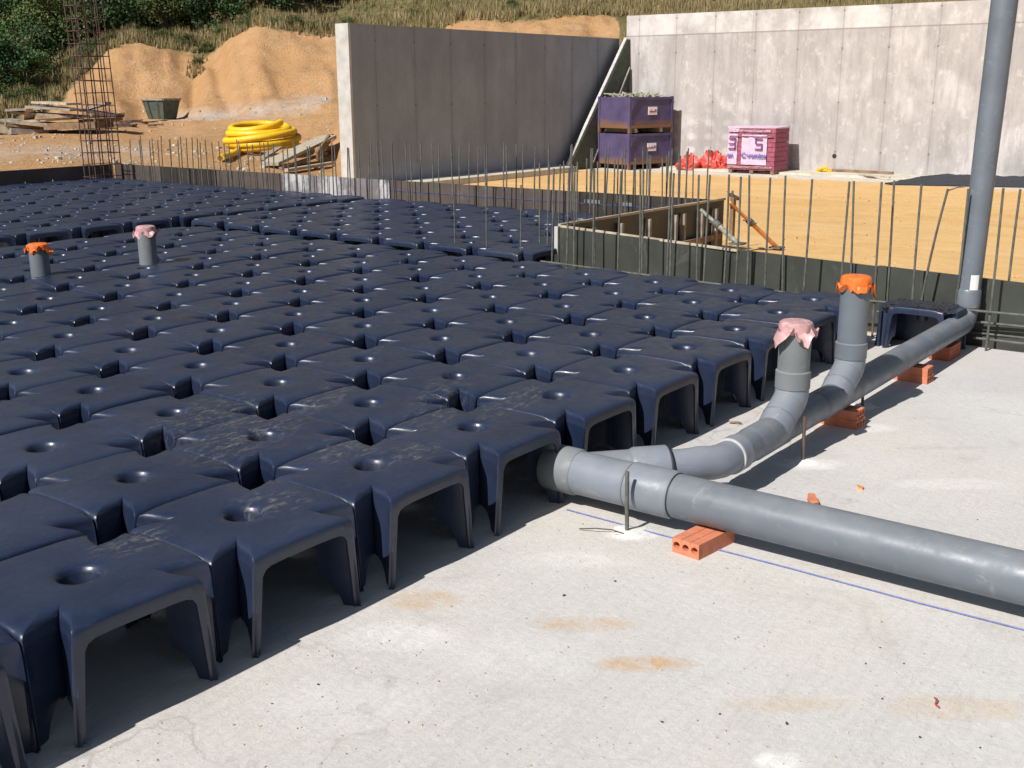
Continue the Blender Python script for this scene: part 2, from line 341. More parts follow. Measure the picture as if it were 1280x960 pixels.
# ---------------------------------------------------------------- mesh helpers
class MB:
    def __init__(s): s.v = []; s.f = []; s.smooth = []
    def vert(s, p): s.v.append((p[0], p[1], p[2])); return len(s.v)-1
    def face(s, idx, sm=False):
        q = []
        for i in idx:
            if not q or q[-1] != i: q.append(i)
        if len(q) > 1 and q[0] == q[-1]: q.pop()
        if len(q) >= 3: s.f.append(tuple(q)); s.smooth.append(sm)
    def box(s, a, b_, rot=0, c=None, jitter=0, mat=None):
        x0, y0, z0 = a; x1, y1, z1 = b_
        pts = [Vector((x, y, z)) for z in (z0, z1) for x, y in ((x0, y0), (x1, y0), (x1, y1), (x0, y1))]
        if c is None: c = Vector(((x0+x1)/2, (y0+y1)/2, (z0+z1)/2))
        M = mat if mat is not None else Matrix.Rotation(rot, 3, 'Z')
        pts = [Vector(c)+M @ (p-Vector(c)) for p in pts]
        if jitter: pts = [p+Vector([random.uniform(-jitter, jitter) for _ in range(3)]) for p in pts]
        i = [s.vert(p) for p in pts]
        for f in ((3, 2, 1, 0), (4, 5, 6, 7), (0, 1, 5, 4), (1, 2, 6, 5), (2, 3, 7, 6), (3, 0, 4, 7)): s.face([i[k] for k in f])
    def bar(s, p, q, w, h, up=(0, 0, 1)):       # rectangular bar from p to q
        p = Vector(p); q = Vector(q); d = (q-p).normalized(); up = Vector(up)
        if abs(d.dot(up)) > .98: up = Vector((1, 0, 0))
        a = d.cross(up).normalized()*w/2; b_ = a.cross(d).normalized()*h/2
        i = [s.vert(o+sa*a+sb*b_) for o in (p, q) for sa, sb in ((-1, -1), (1, -1), (1, 1), (-1, 1))]
        for f in ((0, 1, 2, 3), (7, 6, 5, 4), (4, 5, 1, 0), (5, 6, 2, 1), (6, 7, 3, 2), (7, 4, 0, 3)): s.face([i[k] for k in f])
    def tube(s, pts, r, n=16, cap=True, closed=False):
        pts = [Vector(p) for p in pts]; rs = r if isinstance(r, (list, tuple)) else [r]*len(pts)
        rings = []; prev = None
        for k, p in enumerate(pts):
            if closed: d = pts[(k+1) % len(pts)]-pts[k-1]
            elif k == 0: d = pts[1]-p
            elif k == len(pts)-1: d = p-pts[k-1]
            else: d = (pts[k+1]-p).normalized()+(p-pts[k-1]).normalized()
            d.normalize()
            if prev is None:
                a = d.cross(Vector((0, 0, 1)) if abs(d.z) < .9 else Vector((1, 0, 0))).normalized()
            else:
                a = (prev-d*prev.dot(d)).normalized()
            prev = a; b_ = d.cross(a)
            rings.append([s.vert(p+rs[k]*(math.cos(t)*a+math.sin(t)*b_)) for t in [2*math.pi*j/n for j in range(n)]])
        m_ = len(rings)
        for k in range(m_ if closed else m_-1):
            A = rings[k]; B = rings[(k+1) % m_]
            for j in range(n): s.face((A[j], A[(j+1) % n], B[(j+1) % n], B[j]), True)
        if cap and not closed: s.face(rings[0][::-1]); s.face(rings[-1])
    def build(s, name, mat, parent=None, origin=(0, 0, 0), sharp=40, local=False):
        o3 = Vector(origin)
        me = bpy.data.meshes.new(name)
        if local: vv = [Vector(p)*S for p in s.v]
        else: vv = [(Vector(p)-o3)*S for p in s.v]
        me.from_pydata(vv, [], s.f); me.polygons.foreach_set('use_smooth', s.smooth)
        bm = bmesh.new(); bm.from_mesh(me); bmesh.ops.recalc_face_normals(bm, faces=bm.faces); bm.to_mesh(me); bm.free()
        if any(s.smooth): me.set_sharp_from_angle(angle=math.radians(sharp))
        me.materials.append(MATS[mat]); me.update()
        ob = bpy.data.objects.new(name, me); COL.objects.link(ob)
        if parent is not None: ob.parent = parent       # part coordinates are relative to the thing
        else: ob.location = W(o3)
        return ob
def tag(o, label, cat, group=None, kind=None):
    if label: o['label'] = label
    if cat: o['category'] = cat
    if group: o['group'] = group
    if kind: o['kind'] = kind
    return o
def thing(name, label, cat, loc, group=None, rz=0):
    o = bpy.data.objects.new(name, None); COL.objects.link(o); o.empty_display_size = .1
    o.location = W(loc); o.rotation_euler = (0, 0, rz)
    return tag(o, label, cat, group)
def struct(o): o['kind'] = 'structure'; return o
def arc(c, a, b_, r, t0, t1, n=8):     # points on an arc, centre c, unit axes a,b_
    c, a, b_ = Vector(c), Vector(a), Vector(b_)
    return [c+r*(math.cos(t0+(t1-t0)*k/n)*a+math.sin(t0+(t1-t0)*k/n)*b_) for k in range(n+1)]

# ================================================================= SETTING
mb = MB(); R_ = 1400
i = [mb.vert(p) for p in ((-R_, -R_, FZ-.02), (R_, -R_, FZ-.02), (R_, R_, FZ-.02), (-R_, R_, FZ-.02))]; mb.face(i)
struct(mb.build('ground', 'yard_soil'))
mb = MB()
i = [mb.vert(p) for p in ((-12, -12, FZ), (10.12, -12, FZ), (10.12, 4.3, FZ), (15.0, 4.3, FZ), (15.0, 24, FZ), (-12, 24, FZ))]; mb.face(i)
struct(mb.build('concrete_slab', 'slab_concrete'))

# hillside: columns of (photo row or height, depth) laid over the ground, with a cut bank and a grassy crest
F3 = [(-60, 110), (-260, 170), (-420, 300)]
HC = {
 -500: [('z', -.7, 25), (228, 28), (190, 36), (165, 44), (110, 62), (60, 75)]+F3,
 0:    [('z', -.7, 27.9), (218, 29.5), (178, 38), (165, 44), (100, 60), (60, 72)]+F3,
 60:   [('z', -.7, 28.6), (214, 30), (178, 38), (162, 45), (104, 60), (58, 73)]+F3,
 110:  [('z', -.7, 29.4), (212, 31), (180, 38), (158, 47), (90, 60), (50, 75)]+F3,
 145:  [('z', -.7, 30.3), (212, 31.5), (182, 38), (152, 50), (66, 61), (44, 75)]+F3,
 175:  [('z', -.7, 30), (214, 31.5), (184, 38), (150, 52), (52, 63), (40, 75)]+F3,
 215:  [('z', -.7, 29.2), (217, 31.5), (187, 38), (148, 52), (54, 64), (40, 75)]+F3,
 240:  [('z', -.7, 28.8), (220, 31.5), (189, 38), (146, 50), (58, 65), (38, 74)]+F3,
 270:  [('z', -.7, 28.2), (222, 32), (190, 39), (146, 49), (60, 65), (34, 74)]+F3,
 295:  [('z', -.7, 27.8), (224, 33), (192, 40), (146, 48), (46, 62), (30, 74)]+F3,
 330:  [('z', -.7, 27.2), (226, 33), (194, 40), (146, 47), (33, 61), (24, 72)]+F3,
 410:  [('z', -.7, 26.2), (230, 34), (204, 40), (140, 46), (45, 61), (28, 74)]+F3,
 430:  [('z', -.7, 33), (210, 36), (190, 40), (140, 46), (46, 61), (30, 74)]+F3,
 600:  [('z', -.7, 38.3), (200, 40), (150, 43), (90, 48), (28, 59), (12, 74)]+F3,
 770:  [('z', -.7, 44.3), (200, 45), (110, 46.5), (60, 50), (22, 58), (4, 74)]+F3,
 792:  [('z', 4.3, 43.8), ('z', 4.5, 44.6), ('z', 4.8, 48), ('z', 5.1, 53), (17, 62), (4, 74)]+F3,
 1280: [('z', 4.3, 35.0), ('z', 4.5, 36), ('z', 4.9, 40), ('z', 5.3, 46), (-12, 58), (-28, 72)]+F3,
 1500: [('z', 4.3, 31.2), ('z', 4.5, 32), ('z', 4.9, 36), ('z', 5.4, 42), (-24, 56), (-40, 72)]+F3,
 2100: [('z', 4.3, 24.5), ('z', 4.5, 25.5), ('z', 4.9, 30), ('z', 5.6, 38), (-60, 54), (-80, 72)]+F3,
}
VEG0 = {-500: 3.0, 0: 3.05, 40: 3.3, 70: 3.55, 110: 3.95, 145: 4.0, 175: 4.0, 410: 4.0, 770: 4.0, 792: -1, 2100: -1}
hk = sorted(HC)
def hcol(px):
    px = max(hk[0], min(hk[-1], px))
    for a, b_ in zip(hk, hk[1:]):
        if a <= px <= b_: break
    t = (px-a)/(b_-a); t = t*t*(3-2*t) if b_-a < 60 else t
    def zz(e, c):
        if e[0] == 'z': return e[1], e[2]
        return at_depth(c, e[0], e[1]).z, e[1]
    return [tuple(u*(1-t)+v*t for u, v in zip(zz(p, a), zz(q, b_))) for p, q in zip(HC[a], HC[b_])]
def vegstart(px):
    ks = sorted(VEG0); px = max(ks[0], min(ks[-1], px))
    for a, b_ in zip(ks, ks[1:]):
        if a <= px <= b_: break
    t = (px-a)/(b_-a); return VEG0[a]*(1-t)+VEG0[b_]*t
from mathutils import noise as mn
def hill_point(px, s):       # s in 0..8 along the column
    c = hcol(px); k = min(int(s), len(c)-2); t = s-k
    p0 = c[max(k-1, 0)]; p1 = c[k]; p2 = c[k+1]
    z = p1[0]*(1-t)+p2[0]*t; dep = p1[1]*(1-t)+p2[1]*t
    r = ray(px, 300); rr = Vector((r.x, r.y, 0)); dn = r.dot(RM[2])
    P = CAM+ray(px, 112)*dep; P.z = z
    amp = .0 if s < .9 else (.10 if s < 3 else (.42 if s < 4.6 else .30))
    if px > 775 and s < 3: amp = .05*min(s, 1)
    nz = mn.fractal(Vector((P.x*.22, P.y*.22, 3.1)), 1.0, 2.1, 5)
    # rain gullies down the cut face
    g = 0
    if 2.9 < s < 4.1 and px < 775:
        w = math.sin((s-2.9)/1.2*math.pi)
        g = -.55*w*abs(mn.noise(Vector((px*.035+s*.8, s*.7, 0))))-.45*w*math.exp(-((px-(258-28*(4-s)))/9)**2)
    nz2 = mn.ridged_multi_fractal(Vector((P.x*.9, P.y*.9, P.z*.6)), 1.0, 2.2, 4, 1.0, 2.0)-1.0
    P.z += amp*nz+g+(.10*nz2 if 2.8 < s < 4.3 and px < 780 else .012*nz2)
    return P
NCOL, NS = 620, 210
mb = MB(); veg = []; grav = []
cols = [-500+2600*k/NCOL for k in range(NCOL+1)]
svals = []
for k in range(NS+1):
    t = k/NS; svals.append(6*(t/.85) if t < .85 else 6+2*(t-.85)/.15)
grid = []
for px in cols:
    colv = []
    vs0 = vegstart(px)
    for s in svals:
        P = hill_point(px, s); colv.append(mb.vert(P))
        e = (s-vs0)*2.2+.5
        e += .22*math.exp(-((px-(256-34*(4-s)))/8)**2)*(1 if 3.45 < s < 4.2 else 0)     # weeds in the gully
        if 22 < px < 62 and 3.75 < s < 4.25: e = .3
        veg.append(max(0, min(1, e)))
        gq = 0
        pp = project(P)
        if 200 < px < 412 and 118 < pp[1] < 150 : gq = max(0, 1-abs(pp[1]-(150-(px-230)*.13))/16)
        if px < 180 and 172 < pp[1] < 205: gq = max(0, 1-abs(pp[1]-190)/14)*.8
        grav.append(gq)
    grid.append(colv)
for a in range(NCOL):
    for k in range(NS): mb.face((grid[a][k], grid[a+1][k], grid[a+1][k+1], grid[a][k+1]), True)
hill = struct(mb.build('hillside', 'hill_soil', sharp=180))
for nme, dat in (('veg', veg), ('gravel', grav)):
    at = hill.data.attributes.new(nme, 'FLOAT', 'POINT'); at.data.foreach_set('value', dat)

# ---------------------------------------------------------------- concrete walls
# shaded wall on the left, end face coloured paler for the sun on it
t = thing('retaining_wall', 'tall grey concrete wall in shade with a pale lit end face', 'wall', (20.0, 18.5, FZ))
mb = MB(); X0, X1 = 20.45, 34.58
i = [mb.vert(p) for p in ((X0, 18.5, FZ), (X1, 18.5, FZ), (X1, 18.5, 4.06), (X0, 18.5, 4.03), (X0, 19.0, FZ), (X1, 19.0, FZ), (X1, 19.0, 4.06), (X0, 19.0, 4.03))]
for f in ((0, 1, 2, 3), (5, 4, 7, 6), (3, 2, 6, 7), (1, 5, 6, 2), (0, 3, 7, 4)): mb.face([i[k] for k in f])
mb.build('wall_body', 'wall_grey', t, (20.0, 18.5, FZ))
mb = MB(); mb.box((20.36, 18.497, FZ), (20.446, 19.0, 4.035)); mb.build('end_face', 'pale_lit_concrete', t, (20.0, 18.5, FZ))
mb = MB(); mb.box((20.9, 17.5, FZ-.05), (30.4, 18.494, FZ+.16)); mb.build('footing', 'footing_concrete', t, (20.0, 18.5, FZ))
# bright wall at the back
t = thing('retaining_wall', 'long sunlit whitish concrete wall stretching behind the brick pallet', 'wall', (34.6, 5, FZ))
mb = MB()
ys = [-14, 2, 18.2]; zt = [4.80, 4.80, 4.86]
for a in range(2):
    i = [mb.vert(p) for p in ((34.6, ys[a], FZ), (34.6, ys[a+1], FZ), (34.6, ys[a+1], zt[a+1]), (34.6, ys[a], zt[a]), (35.1, ys[a], FZ), (35.1, ys[a+1], FZ), (35.1, ys[a+1], zt[a+1]), (35.1, ys[a], zt[a]))]
    fs = [(0, 1, 2, 3), (5, 4, 7, 6), (3, 2, 6, 7)]
    if a == 0: fs.append((4, 0, 3, 7))
    else: fs.append((1, 5, 6, 2))
    for f in fs: mb.face([i[k] for k in f])
mb.build('wall_body', 'wall_white', t, (34.6, 5, FZ))
mb = MB(); mb.box((33.2, -14, FZ-.05), (34.594, 15.8, FZ+.045), jitter=0); mb.build('footing', 'footing_concrete', t, (34.6, 5, FZ))
for (px, py, r) in [(889, 190, .07), (1043, 195, .075)]:
    q = at_x(px, py, 34.6); mb = MB(); mb.tube([(34.585, q.y, q.z), (34.63, q.y, q.z)], r, 12); mb.build('drain_hole', 'rubber_black', t, (34.6, 5, FZ))
tw = thing('buttress', 'sloping buttress fin where the two walls meet, behind the purple boxes', 'buttress', (34.6, 18.0, FZ))
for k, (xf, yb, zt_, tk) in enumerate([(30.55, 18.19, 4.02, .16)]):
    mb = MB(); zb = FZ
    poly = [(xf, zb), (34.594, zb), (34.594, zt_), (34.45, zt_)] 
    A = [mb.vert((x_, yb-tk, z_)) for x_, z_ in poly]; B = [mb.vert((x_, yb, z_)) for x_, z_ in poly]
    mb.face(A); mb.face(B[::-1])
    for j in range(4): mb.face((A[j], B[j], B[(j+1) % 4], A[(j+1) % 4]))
    mb.build('fin', 'bin_green_fin_shade', tw, (34.6, 18.0, FZ))  # concrete side; its shade is put into this dark colour
    mb = MB(); p = Vector((xf-.06, yb-tk/2, zb+.02)); q = Vector((34.42, yb-tk/2, zt_+.05))
    n = 34
    for j in range(n):
        a_ = p.lerp(q, j/n); c_ = p.lerp(q, (j+.82)/n); mb.bar(a_, c_, .12, .05)
    mb.bar(p, q, .11, .045)
    mb.build('edge', 'pale_lit_concrete', tw, (34.6, 18.0, FZ))  # pale colour carries the sunlight on the sloping edge

a = at_y(741, 203, 17.98); c_ = at_y(787, 84, 17.98)
mb = MB(); mb.bar(a, c_, .09, .05); mb.build('batten', 'grey_wood', tw, (34.6, 18.0, FZ))
# ---------------------------------------------------------------- formwork boards round the slab
def board(t, org, name, p, q, thick, side, mat, zb=None, label=None):
    # upright panel: p,q = top corners (x,y,z); side = +1/-1 thickness direction (left/right of p->q)
    p, q = Vector(p), Vector(q); d = (q-p); d.z = 0; d.normalize(); n = Vector((-d.y, d.x, 0))*side*thick
    z0 = FZ-.02 if zb is None else zb
    mb = MB(); c = []
    for o in (Vector((0, 0, 0)), n):
        for v in (p, q): c.append(mb.vert(Vector((v.x, v.y, z0))+o)); c.append(mb.vert(v+o))
    a, at_, b_, bt, c2, ct, d2, dt = c
    for f in ((a, b_, bt, at_), (c2, ct, dt, d2), (at_, bt, dt, ct), (a, at_, ct, c2), (b_, d2, dt, bt)): mb.face(f)
    o = mb.build(name, mat, t, org)
    if label: o['label'] = label
    return o
def split_board(t, org, p, q, n, thick, side, mats, gap=.012):
    p, q = Vector(p), Vector(q)
    for k in range(n):
        a = p.lerp(q, k/n); c = p.lerp(q, (k+1)/n); dd = (c-a).normalized()*gap
        dz = Vector((0, 0, random.uniform(-.012, .012)))
        board(t, org, 'panel', a+dz, c-dd+dz, thick, side, mats[k % len(mats)] if len(mats) <= 3 else mats[k])
O = (10.3, 1, FZ)
f1 = thing('formwork', 'dark plywood formwork running right from the pale-edged corner behind the vertical pipe', 'formwork', O)
PA, PB = (10.52, 4.52, .315), (10.16, -2.6, .16)
split_board(f1, O, PA, PB, 3, .05, 1, ['ply_dark'])
mb = MB(); mb.bar(Vector(PA)+Vector((.06, 0, .015)), Vector((10.36, 1.6, .235)), .035, .03); mb.build('top_batten', 'pale_wood', f1, O)
mb = MB(); mb.box((10.475, 4.50, FZ), (10.515, 4.56, .33)); mb.build('corner_strip', 'pale_lit_concrete', f1, O)
O = (12.8, 4.4, FZ)
f2 = thing('formwork', 'brown plywood formwork seen from its studded outer side, in the step', 'formwork', O)
PC = (15.16, 4.22, .375)
split_board(f2, O, (10.56, 4.56, .33), PC, 3, .05, 1, ['ply_brown'])
mb = MB(); mb.bar((10.56, 4.53, .345), (15.1, 4.19, .385), .05, .035); mb.build('top_batten', 'pale_wood', f2, O)
for xs in (11.3, 12.0, 12.75, 13.5, 13.75, 14.3, 14.75):
    yy = 4.56-(xs-10.56)/4.6*.34; mb = MB(); mb.box((xs, yy-.10, FZ), (xs+.06, yy-.012, .24)); mb.build('stud', 'grey_wood', f2, O)
mb = MB(); mb.box((10.8, 4.17, -.30), (15.0, 4.24, -.2)); mb.build('waler', 'brown_wood', f2, O)
O = (15.1, 13, FZ)
f3 = thing('formwork', 'long far formwork with whitewashed and brown panels below the grey wall', 'formwork', O)
ml = ['ply_far', 'ply_brown', 'ply_far', 'ply_whitewashed', 'ply_whitewashed', 'ply_brown', 'ply_brown', 'ply_far', 'ply_far']
P0 = Vector((15.10, 4.25, .36)); P1 = Vector((15.10, 22.2, .35))
cuts = [4.25, 7.2, 9.8, 12.15, 13.2, 15.6, 18.0, 20.2, 22.2]
mm = ['ply_brown', 'ply_far', 'ply_far', 'ply_whitewashed', 'ply_whitewashed', 'ply_far', 'ply_brown', 'ply_far']
for k in range(8):
    board(f3, O, 'panel', (15.10, cuts[k], .355), (15.10, cuts[k+1]-.015, .355), .05, -1, mm[k])
mb = MB(); mb.box((15.090, 5, .135), (15.097, 12.1, .15)); mb.build('chalk_line', 'blue_line', f3, O)
for (y0, y1, z0, z1) in [(6.75, 7.1, .14, .22), (6.05, 6.25, .15, .21)]:
    mb = MB(); mb.box((15.09, y0, z0), (15.097, y1, z1)); mb.build('paint_smear', 'pvc_dusty', f3, O)
O = (9, 22.3, FZ)
f4 = thing('formwork', 'black shaded formwork board at the far left edge of the slab', 'formwork', O)
split_board(f4, O, (2.0, 22.25, .33), (15.05, 22.25, .35), 4, .05, 1, ['ply_dark', 'ply_far'])
for xs in (11.0, 11.75, 12.5, 13.25):
    mb = MB(); mb.tube([(xs, 22.2, -.3), (xs, 22.2, .05)], .012, 6); mb.build('tie_bar', 'prop_grey', f4, O)

# ================================================================= THE DOMES
H = -FZ
def dome_parts(sx=1.0, sy=1.0):
    """outline points of one corner sector, from side mid to groove and on to the next side mid"""
    AX, AY = .4985, .4925
    side = [0, .09, .17, .235, .27, .288, .300, .328]      # along the front edge towards the corner
    cA = .350                                           # strip outer corner
    pts = []                                            # (x,y,kind,zmin,slide,notchw)
    mins = [-.085, -.085, -.086, -.09, -.104, -.135, -H, -H]
    for u, zm in zip(side, mins): pts.append((u, -1.0, 's', zm, 1 if u >= .29 else (u/.30)**2, max(0, (u-.22)/.13)))
    pts.append((cA-.006, -1.0, 's', -H, 1, 1)); 
    # inside the notch from A to G
    Gx = .288
    for tt, zm in ((.0, -H), (.08, -H), (.28, -H), (.46, -H), (.54, -.50), (.66, -.45), (.82, -.425), (.95, -.42)):
        pts.append((cA*(1-tt)+Gx*tt, -(1.0-.012/.5 if tt == 0 else 0) if False else None, 'n%.3f' % tt, zm, 1, 1))
    pts.append((Gx-.012, None, 'g', -.42, 1, 1))
    return pts, AX, AY, cA, Gx
def outline():
    pts, AX, AY, cA, Gx = dome_parts()
    octant = []
    for (x_, y_, kd, zm, sl_, nw) in pts:
        if kd == 's': octant.append((x_, -.5, zm, sl_, nw))
        elif kd == 'g': octant.append((Gx-.012, -Gx+.012, zm, .6, nw))
        else:
            tt = float(kd[1:]); a = Vector((cA, -.494)); g = Vector((Gx, -Gx)); p = a.lerp(g, tt)
            p += Vector((-.010, 0))*math.sin(math.pi*tt)       # slightly hollow flank
            octant.append((p.x, p.y, zm, 1-.4*tt, nw))
    quarter = list(octant)
    for (x_, y_, zm, sl_, nw) in octant[-2::-1]: quarter.append((-y_, -x_, zm, sl_, nw))    # mirror about the diagonal
    return quarter[:-1], AX, AY
def make_dome_mesh():
    q, AX, AY = outline()
    cols_ = []
    for r in range(4):
        a = r*math.pi/2; ca, sa = round(math.cos(a)), round(math.sin(a))
        for (x_, y_, zm, sl_, nw) in q:
            # leg slides outwards (towards the pit) and flares as it goes down
            X, Y = ca*x_-sa*y_, sa*x_+ca*y_
            # slide direction: along the side towards the corner
            if abs(y_) >= .49: dx, dy = .042*sl_, 0
            elif abs(x_) >= .49: dx, dy = 0, -.042*sl_
            else: dx, dy = .030*sl_, -.030*sl_
            DX, DY = ca*dx-sa*dy, sa*dx+ca*dy
            cols_.append((X, Y, DX, DY, zm, nw))
    def scale(X, Y): return X*(AX/.5), Y*(AY/.5)
    shell = MB(); legs = [MB() for _ in range(4)]; cone = MB()
    n = len(cols_); rings = []
    # deck rings: funnel rim out to the outline
    def ang(X, Y): return math.atan2(Y, X)
    def ring(fn): return [shell.vert(fn(*c)) for c in cols_]
    def rad(rr, z): 
        def f(X, Y, DX, DY, zm, nw):
            l = math.hypot(X, Y); return (X/l*rr, Y/l*rr, z)
        return f
    rings.append(ring(rad(.096, -.034))); rings.append(ring(rad(.104, -.014))); rings.append(ring(rad(.118, -.004))); rings.append(ring(rad(.138, .0)))
    def lerpout(u, zd, zn):
        def f(X, Y, DX, DY, zm, nw):
            x_, y_ = scale(X, Y); l = math.hypot(x_, y_); bx, by = x_/l*.335, y_/l*.335
            z = zd*.4 if (abs(X) > .49 and nw < .5) else zd       # flush lap joint on two sides
            z = z*(1-nw)+zn*nw
            return (bx*(1-u)+x_*u, by*(1-u)+y_*u, z)
        return f
    rings.append(ring(rad(.2, .0)))
    for u, zd, zn in ((0, .0, .0), (.35, -.001, -.003), (.6, -.002, -.007), (.78, -.005, -.013), (.90, -.009, -.021), (.965, -.015, -.032), (.995, -.026, -.048)):
        rings.append(ring(lerpout(u, zd, zn)))
    def fullz(z):
        def f(X, Y, DX, DY, zm, nw):
            zz_ = max(z, zm); t_ = -zz_/H
            x_, y_ = scale(X, Y); return (x_+DX*t_, y_+DY*t_, zz_)
        return f
    zrows = [-.05, -.07, -.088]
    for z in zrows:
        f = fullz(z)
        rings.append([shell.vert(f(X, Y, DX, DY, zm, nw) if nw < .5 or z < -.08 else (lambda p: (p[0], p[1], p[2]-(.03 if z > -.06 else .012)))(f(X, Y, DX, DY, zm, nw))) for (X, Y, DX, DY, zm, nw) in cols_])
    for a, b_ in zip(rings, rings[1:]):
        for j in range(n):
            k = (j+1) % n; va = [a[j], a[k], b_[k], b_[j]]
            shell.face(va, True)
    # legs from -.088 down
    lrows = [-.088, -.104, -.135, -.2, -.28, -.36, -.42, -.425, -.45, -.50, -.53, -H]
    for j in range(n):
        k = (j+1) % n
        if cols_[j][4] > -.0875 and cols_[k][4] > -.0875: continue
        X = cols_[j][0]+cols_[k][0]; Y = cols_[j][1]+cols_[k][1]
        li = (0 if X > 0 else 1) if Y < 0 else (3 if X > 0 else 2)
        L = legs[li]
        if not hasattr(L, 'cache'): L.cache = {}
        def gv(c, z):
            key = (c, round(max(z, cols_[c][4]), 4))
            if key not in L.cache:
                L.cache[key] = L.vert(fullz(z)(*cols_[c]))
            return L.cache[key]
        for z0, z1 in zip(lrows, lrows[1:]):
            L.face((gv(j, z0), gv(k, z0), gv(k, z1), gv(j, z1)), True)
    # funnel
    prev = None
    for rr, z in ((.096, -.034), (.088, -.06), (.072, -.12), (.064, -.2)):
        cur = [cone.vert((rr*math.cos(2*math.pi*j/32), rr*math.sin(2*math.pi*j/32), z)) for j in range(32)]
        if prev:
            for j in range(32): cone.face((prev[j], prev[(j+1) % 32], cur[(j+1) % 32], cur[j]), True)
        prev = cur
    return shell, legs, cone
shell, legs, cone = make_dome_mesh()
def thick(o, t=.013):
    md = o.modifiers.new('s', 'SOLIDIFY'); md.thickness = t*S; md.offset = -1; md.use_rim = True
    dg = bpy.context.evaluated_depsgraph_get(); me = bpy.data.meshes.new_from_object(o.evaluated_get(dg)); o.modifiers.clear(); o.data = me
    return o
def flip_out(o, inward=False):
    # make sure normals point away from the dome's inside
    me = o.data; bm = bmesh.new(); bm.from_mesh(me)
    bmesh.ops.remove_doubles(bm, verts=bm.verts, dist=1e-5)
    bmesh.ops.recalc_face_normals(bm, faces=bm.faces)
    s = 0
    for f in bm.faces:
        c = f.calc_center_median(); s += f.normal.dot(Vector((c.x, c.y, c.z+.18)))*f.calc_area()
    if (s < 0) != inward: bmesh.ops.reverse_faces(bm, faces=bm.faces)
    bm.to_mesh(me); bm.free(); me.set_sharp_from_angle(angle=math.radians(48))
proto = bpy.data.objects.new('void_dome', None); COL.objects.link(proto)
sh = shell.build('shell', 'dome_plastic', proto, local=True, sharp=48)
lg = [L.build('leg', 'dome_plastic', proto, local=True, sharp=48) for L in legs]
cn = cone.build('socket', 'dome_plastic', proto, local=True, sharp=48)
for o in [sh]+lg: flip_out(o)
flip_out(cn, True)
bpy.context.view_layer.update()
for o in [sh]+lg: thick(o)
for o in [sh]+lg+[cn]:
    o.data.polygons.foreach_set('use_smooth', [True]*len(o.data.polygons)); o.data.set_sharp_from_angle(angle=math.radians(48))
# single-mesh version for the far blocks, where the parts do not show
bm = bmesh.new()
for o in [sh]+lg+[cn]: bm.from_mesh(o.data)
far_me = bpy.data.meshes.new('void_dome'); bm.to_mesh(far_me); bm.free(); far_me.materials.append(MATS['dome_plastic']); far_me.set_sharp_from_angle(angle=math.radians(48))

def seen(x, y, mg=0):
    for dx in (-.45, .45):
        for dy in (-.45, .45):
            a, b_, c_ = project((x+dx, y+dy, 0))
            if c_ > .8 and -mg < a < 1280+mg and -mg < b_ < 960+mg: return True
            a, b_, c_ = project((x+dx, y+dy, FZ))
            if c_ > .8 and -mg < a < 1280+mg and -mg < b_ < 960+mg: return True
    return False
first = [True]; ndome = 0
def place_dome(x, y, z, label, group, near=True, rz=0, tilt=(0, 0), scl=None):
    global ndome; ndome += 1
    if near:
        if first[0]: r = proto; first[0] = False
        else:
            r = proto.copy(); COL.objects.link(r)
            for ch in proto_children:
                c_ = ch.copy(); COL.objects.link(c_); c_.parent = r
    else:
        r = bpy.data.objects.new('void_dome', far_me); COL.objects.link(r)
    r.location = W((x, y, z)); r.rotation_euler = (tilt[0], tilt[1], rz)
    if scl: r.scale = scl
    return tag(r, label, 'plastic dome', group)
proto_children = [sh]+lg+[cn]
GR = 'black void-former domes laid over the slab'
rnd = random.Random(3)
for j in range(0, 12):
    for i_ in range(-3, 10):
        x_ = i_ if i_ < 9 else 8.90
        if not seen(x_, j, 60): continue
        k = 10-i_
        if j == 0: lab = 'black dome in the front row beside the bare slab, %s from the right end' % ordinal(k)
        else: lab = 'black dome in the near block, %s row from the slab, %s from the right' % (ordinal(j+1), ordinal(k))
        place_dome(x_, j*1.0, rnd.uniform(-.006, .006), lab, GR, near=(j < 9), rz=rnd.uniform(-.004, .004), tilt=(rnd.uniform(-.012, .012), rnd.uniform(-.012, .012)))
for a in range(5):
    for j in range(8):
        x_, y_ = 10.22+a*.985, 5.0+j*.94
        if not seen(x_, y_, 40): continue
        place_dome(x_, y_, .03+rnd.uniform(-.006, .006), 'black dome in far middle block, %s row beyond the channel, %s from the formwork step' % (ordinal(a+1), ordinal(j+1)), GR, near=False)
for b_ in range(10):
    for a in range(12):
        x_, y_ = 14.3-a, 12.95+b_*.97
        if not seen(x_, y_, 20): continue
        place_dome(x_, y_, .02+rnd.uniform(-.006, .006), 'black dome in far left block, %s row past the channel, %s from the far formwork' % (ordinal(b_+1), ordinal(a+1)), GR, near=False)
print('domes', ndome)
